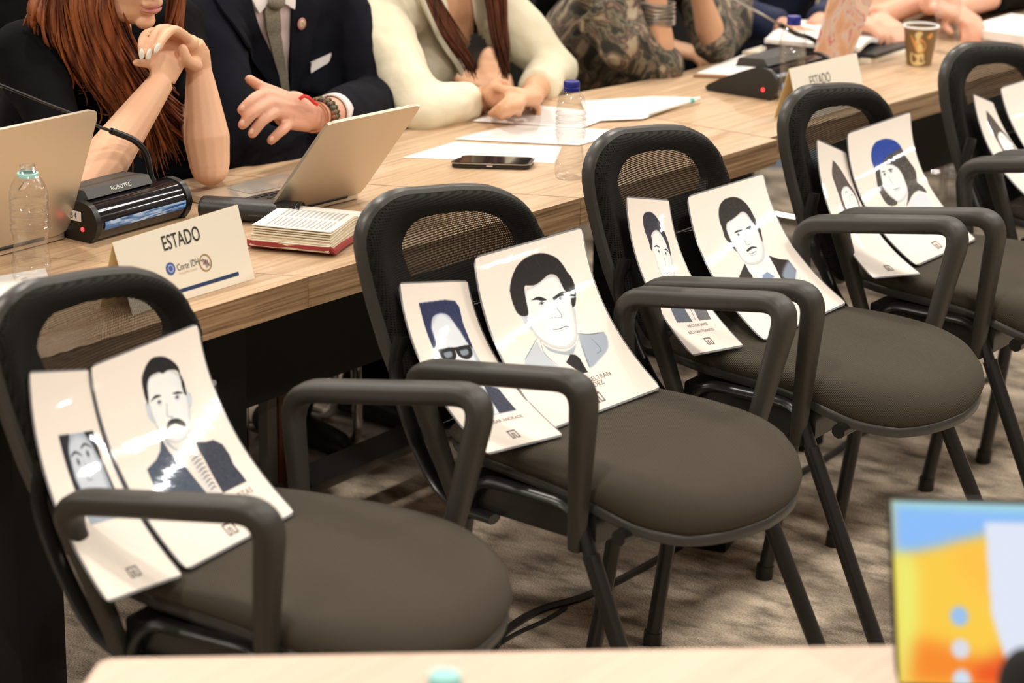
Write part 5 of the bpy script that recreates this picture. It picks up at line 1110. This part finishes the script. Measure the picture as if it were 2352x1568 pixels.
G1 = [[(120, -100, -1.24), (95, -20, -1.24), (75, 40, -1.24), (70, 60, -1.25)], [(185, -110, -1.21), (165, 0, -1.19), (185, 90, -1.18), (215, 180, -1.165), (262, 250, -1.15), (268, 300, -1.15), (238, 292, -1.15)],
                    [(205, -110, -1.19), (195, 10, -1.17), (225, 120, -1.155), (262, 200, -1.14), (300, 270, -1.13), (315, 330, -1.13)],
                    [(225, -110, -1.18), (215, 20, -1.155), (255, 130, -1.145), (300, 215, -1.13), (345, 290, -1.12), (370, 360, -1.12), (378, 400, -1.12)],
                    [(250, -110, -1.18), (232, 10, -1.15), (275, 130, -1.15), (330, 210, -1.14), (378, 270, -1.14), (420, 310, -1.13), (412, 350, -1.13)],
                    [(270, -110, -1.18), (245, 0, -1.15), (290, 110, -1.165), (350, 180, -1.17), (405, 230, -1.16), (425, 270, -1.15), (408, 300, -1.15)]]
locks('long_hair', G1, M['hair1'], t1, L1, 70, .0125, 3, .006)
locks('long_hair', G1, M['hair1'], t1, L1, 330, .0042, 8, .010)
locks('side_hair', [[(330, -120, -1.20), (400, -40, -1.19), (408, 20, -1.19), (392, 70, -1.20), (398, 110, -1.20)], [(360, -120, -1.24), (402, -40, -1.23), (404, 30, -1.22), (402, 90, -1.22), (420, 150, -1.22), (428, 220, -1.22)]], M['hair1'], t1, L1, 70, .0045, 4, .006)

# --- 2: man in a navy suit, arms folded on the table
def hands2(b, t, L_):
    X = -1.045
    w_ = V(722, 268, X-.015); mc = {'i': V(607, 219, X-.02), 'm': V(617, 238, X-.008), 'r': V(634, 257, X-.005), 'p': V(663, 280, X-.008)}
    for q, s0 in (('i', (706, 250)), ('m', (708, 258)), ('r', (708, 270)), ('p', (706, 284))): b.tube([V(*s0, X-.018), mc[q]], [.0165, .0148], n=12)
    b.ell(V(668, 252, X-.020), (.019, .050, .036)); b.tube([w_, V(690, 262, X-.015)], [(.027, .020), (.032, .018)], n=14, up=(0, .4, 1))
    fing(b, [mc['i'], V(592, 222, X-.006), V(575, 234, X), V(556, 252, X-.006)], .0126, .0100); fing(b, [mc['m'], V(600, 246, X+.006), V(580, 261, X+.010), V(558, 286, X)], .0130, .0102)
    fing(b, [mc['r'], V(617, 266, X+.008), V(600, 280, X+.012), V(580, 306, X+.004)], .0127, .0100); fing(b, [mc['p'], V(653, 294, X+.006), V(641, 305, X+.008), V(623, 322, X)], .0118, .0092)
    fing(b, [V(668, 232, X-.02), V(630, 214, X-.03), V(600, 200, X-.035), V(573, 182, X-.04)], .0160, .0095)
    for px_, py_, dx in ((557, 249, -.006), (557, 283, .0), (578, 302, .004), (624, 319, .0)):
        c_ = V(px_, py_, X+dx+.0080); d_ = np.array([0, -.75, -.5]); d_ /= np.linalg.norm(d_); s_ = np.cross(d_, [1, 0, 0]); s_ /= np.linalg.norm(s_); MB().ell(L_(c_), (.0065, .0052, .0022), np.stack([d_, s_, np.cross(s_, d_)], 1)).obj('fingernail', M['fnail'], t)
def ex2(b): b.tube([(-1.42, .78, .98), (-1.38, .84, .86), (-1.36, .80, .76)], [.10, .10, .10], n=16); b.tube([V(560, 345, -1.15), V(640, 350, -1.13), V(715, 352, -1.12)], [.056, .056, .05], n=16)
P2 = dict(hip=(-1.62, .64, .50), chest=(-1.43, .70, .84), neck=(-1.34, .71, 1.05), head=(-1.29, .70, 1.20), hyaw=-.35, hpitch=.1, yaw=-.05, shL=(-1.36, .885, .985), shR=(-1.36, .50, 1.0),
          elL=V(872, 232, -1.20), wrL=V(722, 268, -1.058), elR=V(560, 345, -1.15), wrR=V(720, 352, -1.12), footL=(-1.42, .80, 0), footR=(-1.40, .52, 0))
t2, L2, g2 = person('man in a navy suit with a grey-green tie, arms folded beside the open laptop', P2, M['skin2'], M['navy'], M['hair3'],
                    dict(vox=.0036, hands=hands2, k=1.06, garment='suit_jacket', extra=ex2, cl=dict(arms=.72, cuff=.042, shw=.068), wr=.022, wsc=9, sm=2))
# shirt, tie, lapels, pocket square, badge: laid on the jacket
strip('shirt_front', g2, [(555, -60), (585, 40), (625, 130), (650, 205)], [(675, -60), (664, 40), (660, 120), (657, 205)], M['pinkshirt'], t2, L2, .003, .004)
strip('shirt_collar', g2, [(540, -60), (556, -20), (572, 10), (583, 28)], [(610, -60), (618, -30), (608, 0), (586, 27)], M['shirt'], t2, L2, .012, .006, nv=8); strip('shirt_collar', g2, [(640, -60), (642, -20), (638, 6)], [(668, -60), (670, -10), (666, 22)], M['shirt'], t2, L2, .012, .006, nv=8)
strip('tie', g2, [(586, -30), (600, 4), (598, 30), (612, 90), (630, 160), (642, 210)], [(640, -30), (636, 4), (634, 30), (640, 90), (648, 150), (656, 210)], M['tie'], t2, L2, .011, .006, nv=18)
MB().ell(L2(shoot(g2, 618, 0)[0]+np.array([.020, 0, 0])), (.014, .022, .018), rotm(0)).obj('tie_knot', M['tie'], t2)
strip('lapel', g2, [(455, -60), (500, 20), (540, 80), (585, 150), (632, 215)], [(555, -60), (572, 20), (602, 90), (630, 150), (645, 212)], M['navy'], t2, L2, .010, .005); strip('lapel', g2, [(664, -60), (662, 20), (660, 100), (658, 200)], [(735, -60), (725, 10), (715, 60), (672, 205)], M['navy'], t2, L2, .010, .005)
strip('pocket_square', g2, [(709, 142), (710, 155), (712, 169)], [(759, 123), (758, 134), (750, 147)], M['shirt'], t2, L2, .006, .004, nu=4, nv=4)
h, nn = shoot(g2, 680, 52); h = h+nn*.016; a_ = np.cross(nn, [0, 0, 1]); a_ /= np.linalg.norm(a_); Rn = np.stack([a_, np.cross(nn, a_), nn], 1)
MB().ell(L2(h), (.0125, .0125, .0022), Rn).obj('round_badge', mat('badge_rose', (.5, .22, .2), .3), t2); MB().ell(L2(h+nn*.0010), (.0085, .0085, .0022), Rn).obj('badge_centre', mat('badge_gold', (.62, .5, .36), .3, .3), t2); MB().ell(L2(h+nn*.002), (.0035, .0035, .0020), Rn).obj('badge_star', M['goldink'], t2)
E_, W2 = P2['elL'], P2['wrL']; ax_ = (W2-E_)/np.linalg.norm(W2-E_); up_ = (0, .3, 1)
e2 = E_+(W2-E_)*.72
MB().tube([L2(e2-ax_*.02), L2(e2+ax_*.016), L2(e2+ax_*.017)], [.038, .0375, .034], n=24, cap=False).obj('shirt_cuff', M['shirt'], t2)
for k_, (f_, r__, m__) in enumerate(((.89, .0320, (.06, .055, .03)), (.925, .0315, (.12, .15, .07)), (.955, .0308, (.05, .04, .03)))):
    c_ = E_+(W2-E_)*(f_-.01)
    rs = random.Random(k_); bb_ = MB(); u1 = np.cross(ax_, [0, 0, 1]); u1 /= np.linalg.norm(u1); u2 = np.cross(ax_, u1)
    b = MB(); 
    for q in range(22): a = 6.283*q/22; b.ell(L2(c_+(u1*math.cos(a)+u2*math.sin(a))*r__), (.0048, .0048, .0048), n=8, m=6)
    o_ = b.obj('bead_bracelet', mat('beads_'+str(k_), m__, .3, noise=(90, (.3, .12, .05), 1, (1, 1, 1), .55, .6)), t2, ang=0); o_['kind'] = 'stuff'
for f_, r__, m__ in ((1.0, .0290, (.45, .16, .08)), (1.03, .0288, (.5, .22, .12))):
    c_ = E_+(W2-E_)*f_; MB().tube([L2(c_+(u1*math.cos(a)+u2*math.sin(a))*r__) for a in np.linspace(0, 6.283, 25)], .0019, n=6, cap=False).obj('cord_bracelet', mat('cord', m__, .6), t2)
k0 = V(690, 223, -1.03); MB().tube([L2(p) for p in cr([V(688, 228, -1.035), V(697, 221, -1.03), V(708, 224, -1.03), V(722, 236, -1.03), V(729, 240, -1.03)], 4)], .0034, n=8).obj('red_thread', mat('red_cord', (.7, .03, .03), .5), t2)

# --- 3: woman in a cream blazer
def hands3(b, t, L_):
    w_ = V(1120, 222, -1.075); k_ = at(1160, 218, .795)
    b.tube([w_, at(1150, 212, .80)], [.026, .03], n=12)
    a, bb2 = at(1218, 222, .80), at(1185, 222, .803); b.tube([V(1228, 212, -1.08), a, bb2], [(.024, .02), (.028, .018), (.034, .016)], n=14, up=(1, -.2, 0))
    for kx, tp in (((1165, 232), (1128, 262)), ((1172, 236), (1150, 270)), ((1184, 238), (1166, 266)), ((1196, 238), (1190, 262))): fing(b, [at(kx[0]+6, kx[1]-12, .803), at(*kx, .802), at((kx[0]+tp[0])/2, (kx[1]+tp[1])/2, .790), at(tp[0], tp[1], .757)], .0105, .0080)
    fing(b, [at(1190, 212, .81), at(1165, 208, .815), at(1140, 200, .81)], .012, .0085)
    hand(b, at(1140, 225, .785), np.array([.3, .9, -.1]), np.array([.2, 0, 1]), 1, (.9, .9, .9, .9), .85)
P3 = dict(hip=(-1.60, 1.16, .50), chest=(-1.40, 1.16, .82), neck=(-1.30, 1.165, .99), head=(-1.24, 1.165, 1.14), hyaw=-.2, hpitch=.12, shL=(-1.30, 1.345, .925), shR=(-1.30, .955, .935),
          elL=V(1262, 165, -1.135), wrL=V(1228, 214, -1.08), elR=V(968, 256, -1.085), wrR=V(1110, 228, -1.075), footL=(-1.4, 1.28, 0), footR=(-1.4, 1.02, 0))
P3['elL'] = V(1275, 160, -1.16); P3['wrL'] = V(1222, 214, -1.06)
t3, L3, g3 = person('woman in a cream blazer with long straight brown hair, hands folded on papers', P3, M['skin3'], M['creamcloth'], M['hair2'],
                    dict(vox=.0042, hands=hands3, k=1.04, garment='cream_blazer', cl=dict(arms=.78, cuff=.045, shw=.066), wr=.030, wsc=7, long=True, sm=3))
strip('chest', g3, [(1000, -50), (1022, 20), (1050, 70), (1072, 104)], [(1090, -50), (1086, 20), (1083, 70), (1078, 106)], M['skin3'], t3, L3, .004, .004); strip('black_top', g3, [(1040, -10), (1052, 60), (1070, 108), (1062, 180)], [(1100, -20), (1104, 60), (1112, 130), (1122, 188)], M['dullblack'], t3, L3, .0035, .003)
strip('lapel', g3, [(940, -60), (962, 20), (1000, 90), (1035, 150), (1052, 185)], [(1000, -60), (1018, 20), (1045, 90), (1062, 140), (1056, 182)], M['creamcloth'], t3, L3, .012, .005); strip('lapel', g3, [(1068, -60), (1080, 20), (1100, 90), (1122, 188)], [(1118, -60), (1124, 20), (1140, 90), (1160, 195)], M['creamcloth'], t3, L3, .012, .005)
locks('hair_strand', [[(950, -120, -1.20), (975, -20, -1.19), (1010, 50, -1.18), (1048, 120, -1.17), (1078, 178, -1.16)], [(975, -120, -1.20), (1000, -20, -1.19), (1035, 50, -1.18), (1066, 120, -1.17), (1100, 185, -1.16)]], M['hair2'], t3, L3, 110, .0036, 5, .0035)
locks('hair_strand', [[(1085, -120, -1.22), (1110, -20, -1.20), (1128, 60, -1.19), (1142, 130, -1.18), (1150, 190, -1.17)], [(1120, -120, -1.22), (1160, -20, -1.20), (1163, 60, -1.19), (1162, 130, -1.18), (1156, 185, -1.17)]], M['hair2'], t3, L3, 100, .0036, 6, .0035)

# --- 4: person in a dark floral blouse, forearms upright
P4 = dict(hip=(-1.52, 1.93, .48), chest=(-1.30, 1.80, .80), neck=(-1.20, 1.84, .97), head=(-1.13, 1.86, 1.12), hyaw=-.2, hpitch=.15, shL=(-1.19, 2.02, .92), shR=(-1.19, 1.62, .92),
          elL=V(1640, 105, -1.02), wrL=V(1602, -35, -1.03), elR=V(1518, 152, -1.02), wrR=V(1506, -30, -1.03))
def hands4(b, t, L_):
    hand(b, P4['wrL'], np.array([-.1, .1, 1]), np.array([1, -.3, 0]), 1, (.9, 1, 1, 1)); hand(b, P4['wrR'], np.array([-.1, .2, 1]), np.array([1, -.3, 0]), -1, (.9, 1, 1, 1))
def ex4(b): b.tube([V(1395, 20, -1.12), V(1440, 110, -1.06), V(1495, 160, -1.03), V(1505, 176, -1.02)], [.075, .068, .046, .022], n=16); b.tube([V(1680, -10, -1.10), V(1668, 60, -1.06), V(1645, 118, -1.03)], [.06, .055, .034], n=14)
t4, L4, g4 = person('person in a dark floral blouse with silver bracelets, forearms raised above the table', P4, M['skin3'], M['floral'], M['hair2'], dict(vox=.005, hands=hands4, extra=ex4, garment='floral_blouse', fk=.82, cl=dict(arms=0), wr=.03, wsc=9, long=True))
for z_ in range(6):
    c_ = V(1512, 8+z_*8.5, -1.03); MB().tube([L4(c_+np.array([.036*math.cos(a), .036*math.sin(a), .002*math.sin(a*3+z_)])) for a in np.linspace(0, 6.283, 25)], .0036, n=6, cap=False).obj('bracelet', M['steel'], t4)

# --- 5-7: people farther along the table
def simple_hands(P, fl=(1, -.15, -.25), nn_=(.2, 0, 1)):
    def h_(b, t, L_):
        hand(b, P['wrL'], np.array(fl)+np.array([0, -.5, 0]), np.array(nn_), -1, (.7, .8, .8, .9)); hand(b, P['wrR'], np.array(fl)+np.array([0, .5, 0]), np.array(nn_), 1, (.7, .8, .8, .9))
    return h_
P5 = dict(hip=(-1.60, 2.92, .48), chest=(-1.36, 2.60, .80), neck=(-1.24, 2.52, .97), head=(-1.18, 2.52, 1.12), hyaw=-.3, hpitch=.1, shL=(-1.26, 2.70, .92), shR=(-1.26, 2.30, .92), elL=(-1.08, 2.58, .79), wrL=V(1865, 70, -.96), elR=(-1.14, 2.12, .79), wrR=V(1822, 72, -.97))
t5, L5, g5 = person('person in dark blue leaning on the table behind the open white book', P5, M['skin2'], M['darkjean'], M['hair3'], dict(vox=.006, hands=simple_hands(P5), garment='blue_jacket', cl=dict(arms=.8, cuff=.04), wr=.02))
P6 = dict(hip=(-1.45, 3.66, .48), chest=(-1.22, 3.16, .80), neck=(-1.12, 3.10, .97), head=(-1.05, 3.10, 1.12), hyaw=-.4, hpitch=.1, shL=(-1.12, 3.28, .92), shR=(-1.12, 2.90, .92), elL=(-.98, 3.02, .79), wrL=V(2015, 38, -.86), elR=(-1.02, 2.66, .79), wrR=V(1930, 36, -.88))
t6, L6, g6 = person('person in a dark floral top behind the marbled laptop, bare forearms on the table', P6, M['skin2'], M['floral'], M['hair3'], dict(vox=.006, hands=simple_hands(P6), garment='floral_top', cl=dict(arms=.1), wr=.02))
P7 = dict(hip=(-1.25, 4.2, .48), chest=(-1.05, 3.62, .80), neck=(-.95, 3.62, .97), head=(-.88, 3.62, 1.12), hyaw=-.5, hpitch=.1, shL=(-.95, 3.82, .92), shR=(-.95, 3.44, .92), elL=(-.82, 3.40, .79), wrL=V(2190, 20, -.78), elR=(-.88, 3.15, .79), wrR=V(2132, 12, -.80))
t7, L7, g7 = person('person in black at the far right, one hand by the tall bottle', P7, M['skin2'], M['blackcloth'], M['hair3'], dict(vox=.006, hands=simple_hands(P7), garment='black_jacket', cl=dict(arms=.75, cuff=.04), wr=.02))
# --- two dark figures in a second row behind
P8 = dict(hip=(-2.200, 1.850, .48), chest=(-2.120, 1.850, .85), neck=(-2.080, 1.850, 1.08), head=(-2.040, 1.850, 1.25), hyaw=-.3, hpitch=.1, shL=(-2.100, 2.050, 1.03), shR=(-2.100, 1.650, 1.03), elL=(-2.000, 2.100, .78), wrL=(-1.750, 1.920, .62), elR=(-2.000, 1.600, .78), wrR=(-1.750, 1.780, .62))
person('person in grey seated in the row behind, between the navy suit and cream blazer', P8, M['skin3'], mat('light_grey_cloth', (.42, .41, .37), .8), M['hair3'], dict(vox=.007, hands=simple_hands(P8), garment='grey_jacket', cl=dict(arms=.8, cuff=.04)))
P9 = dict(hip=(-2.130, 2.700, .48), chest=(-2.030, 2.650, .85), neck=(-1.980, 2.650, 1.08), head=(-1.940, 2.650, 1.25), hyaw=-.3, hpitch=.1, shL=(-2.000, 2.850, 1.03), shR=(-2.000, 2.450, 1.03), elL=(-1.880, 2.900, .78), wrL=(-1.630, 2.750, .60), elR=(-1.880, 2.400, .78), wrR=(-1.630, 2.550, .60))
person('person in black seated in the row behind, between the cream blazer and floral blouse', P9, M['skin3'], M['blackcloth'], M['hair3'], dict(vox=.007, hands=simple_hands(P9), garment='black_jacket', cl=dict(arms=.8, cuff=.04)))
P10 = dict(hip=(-2.180, 0.550, .48), chest=(-2.100, 0.550, .85), neck=(-2.060, 0.550, 1.08), head=(-2.020, 0.550, 1.25), hyaw=-.3, hpitch=.1, shL=(-2.080, 0.750, 1.03), shR=(-2.080, 0.350, 1.03), elL=(-1.980, 0.800, .78), wrL=(-1.730, 0.620, .62), elR=(-1.980, 0.300, .78), wrR=(-1.730, 0.480, .62))
person('person in black seated in the row behind the copper-haired woman', P10, M['skin3'], M['blackcloth'], M['hair3'], dict(vox=.007, hands=simple_hands(P10), garment='black_jacket', cl=dict(arms=.8, cuff=.04)))

# ---------------------------------------------------------------- the sitters' own chairs
def sled_chair(x, y, rz, label, first=[]):
    if first: r_ = dup(first[0])
    else:
        r_ = thing('visitor_chair', '', 'chair'); t = r_
        MB().box((0, 0, .385), (.44, .44, .05), bev=.015).obj('seat', M['leather'], t); MB().box((-.23, 0, .64), (.03, .42, .32), bev=.012).obj('backrest', M['leather'], t)
        for s_ in (-1, 1):
            P = fillet([(-.235, s_*.21, .78), (-.235, s_*.21, .385), (.20, s_*.21, .352), (.21, s_*.21, .012), (-.30, s_*.21, .012)], .05); MB().tube(P, .0115, n=12).obj('side_frame', M['chrome'], t)
        MB().tube([(-.30, -.21, .012), (-.30, .21, .012)], .0115, n=12).obj('rear_bar', M['chrome'], t)
        first.append(r_)
    r_.location = (x, y, 0); r_.rotation_euler = (0, 0, rz); tag(r_, label, 'chair', 'visitor chairs behind the tables')
sled_chair(-1.58, .16, 0, 'black chair with a chrome sled frame under the copper-haired woman')
sled_chair(-1.42, .60, .15, 'black chair with a chrome sled frame under the man in the navy suit')
sled_chair(-1.62, 1.16, 0, 'black chair with a chrome sled frame under the woman in the cream blazer')
for x, y, lb in ((-1.55, 1.93, 'black chair with a chrome frame under the person in the floral blouse'), (-1.64, 2.92, 'black chair with a chrome frame under the person in dark blue'), (-1.48, 3.70, 'black chair with a chrome frame behind the marbled laptop'),
                 (-1.28, 4.2, 'black chair with a chrome frame at the far end of the tables'), (-2.24, 1.85, 'black chair in the second row, under the person in grey'), (-2.17, 2.70, 'black chair in the second row, behind the cream blazer and the floral blouse'), (-2.22, .55, 'black chair in the second row, behind the copper-haired woman')): sled_chair(x, y, 0, lb)

# ---------------------------------------------------------------- sub-parts: hang the pieces of a part under that part
SUB = {'foot_cap': 'leg', 'fingernail': 'body', 'lips': 'body', 'eye': 'body', 'eyebrow': 'body', 'keyboard_well': 'base', 'keys': 'base', 'trackpad': 'base', 'screen_bezel': 'lid', 'maker_mark': 'lid',
       'tie_knot': 'tie', 'badge_centre': 'round_badge', 'badge_star': 'round_badge', 'charging_port': 'body', 'globe_emblem': 'front_leaf', 'emblem_ring': 'front_leaf', 'seal_ring': 'front_leaf', 'seal_flags': 'front_leaf', 'rule_line': 'front_leaf',
       'lettering': None, 'caption': 'printed_sheet', 'logo': 'printed_sheet', 'neck_socket': None, 'sticker': 'end_cap', 'red_light': 'end_cap', 'steam_print': 'cup_wall', 'cup_picture': 'cup_wall', 'bean_print': 'cup_wall', 'tamper_ring': 'bottle_body', 'neck_thread': 'bottle_body'}
def cen(o): q = o.data.vertices; return sum((v.co for v in q), Vector())/max(1, len(q))
for t in [o for o in bpy.data.objects if o.parent is None]:
    kids = list(t.children); by = {}
    for k in kids: by.setdefault(k.name.split('.')[0], []).append(k)
    for nm, par in SUB.items():
        if not par or nm not in by or par not in by: continue
        for k in by[nm]:
            if len(by[par]) == 1: p = by[par][0]
            else:
                c_ = cen(k); p = min(by[par], key=lambda l: min((v.co-c_).length for v in l.data.vertices))
            if p.location.length == 0 and tuple(p.rotation_euler) == (0, 0, 0): k.parent = p
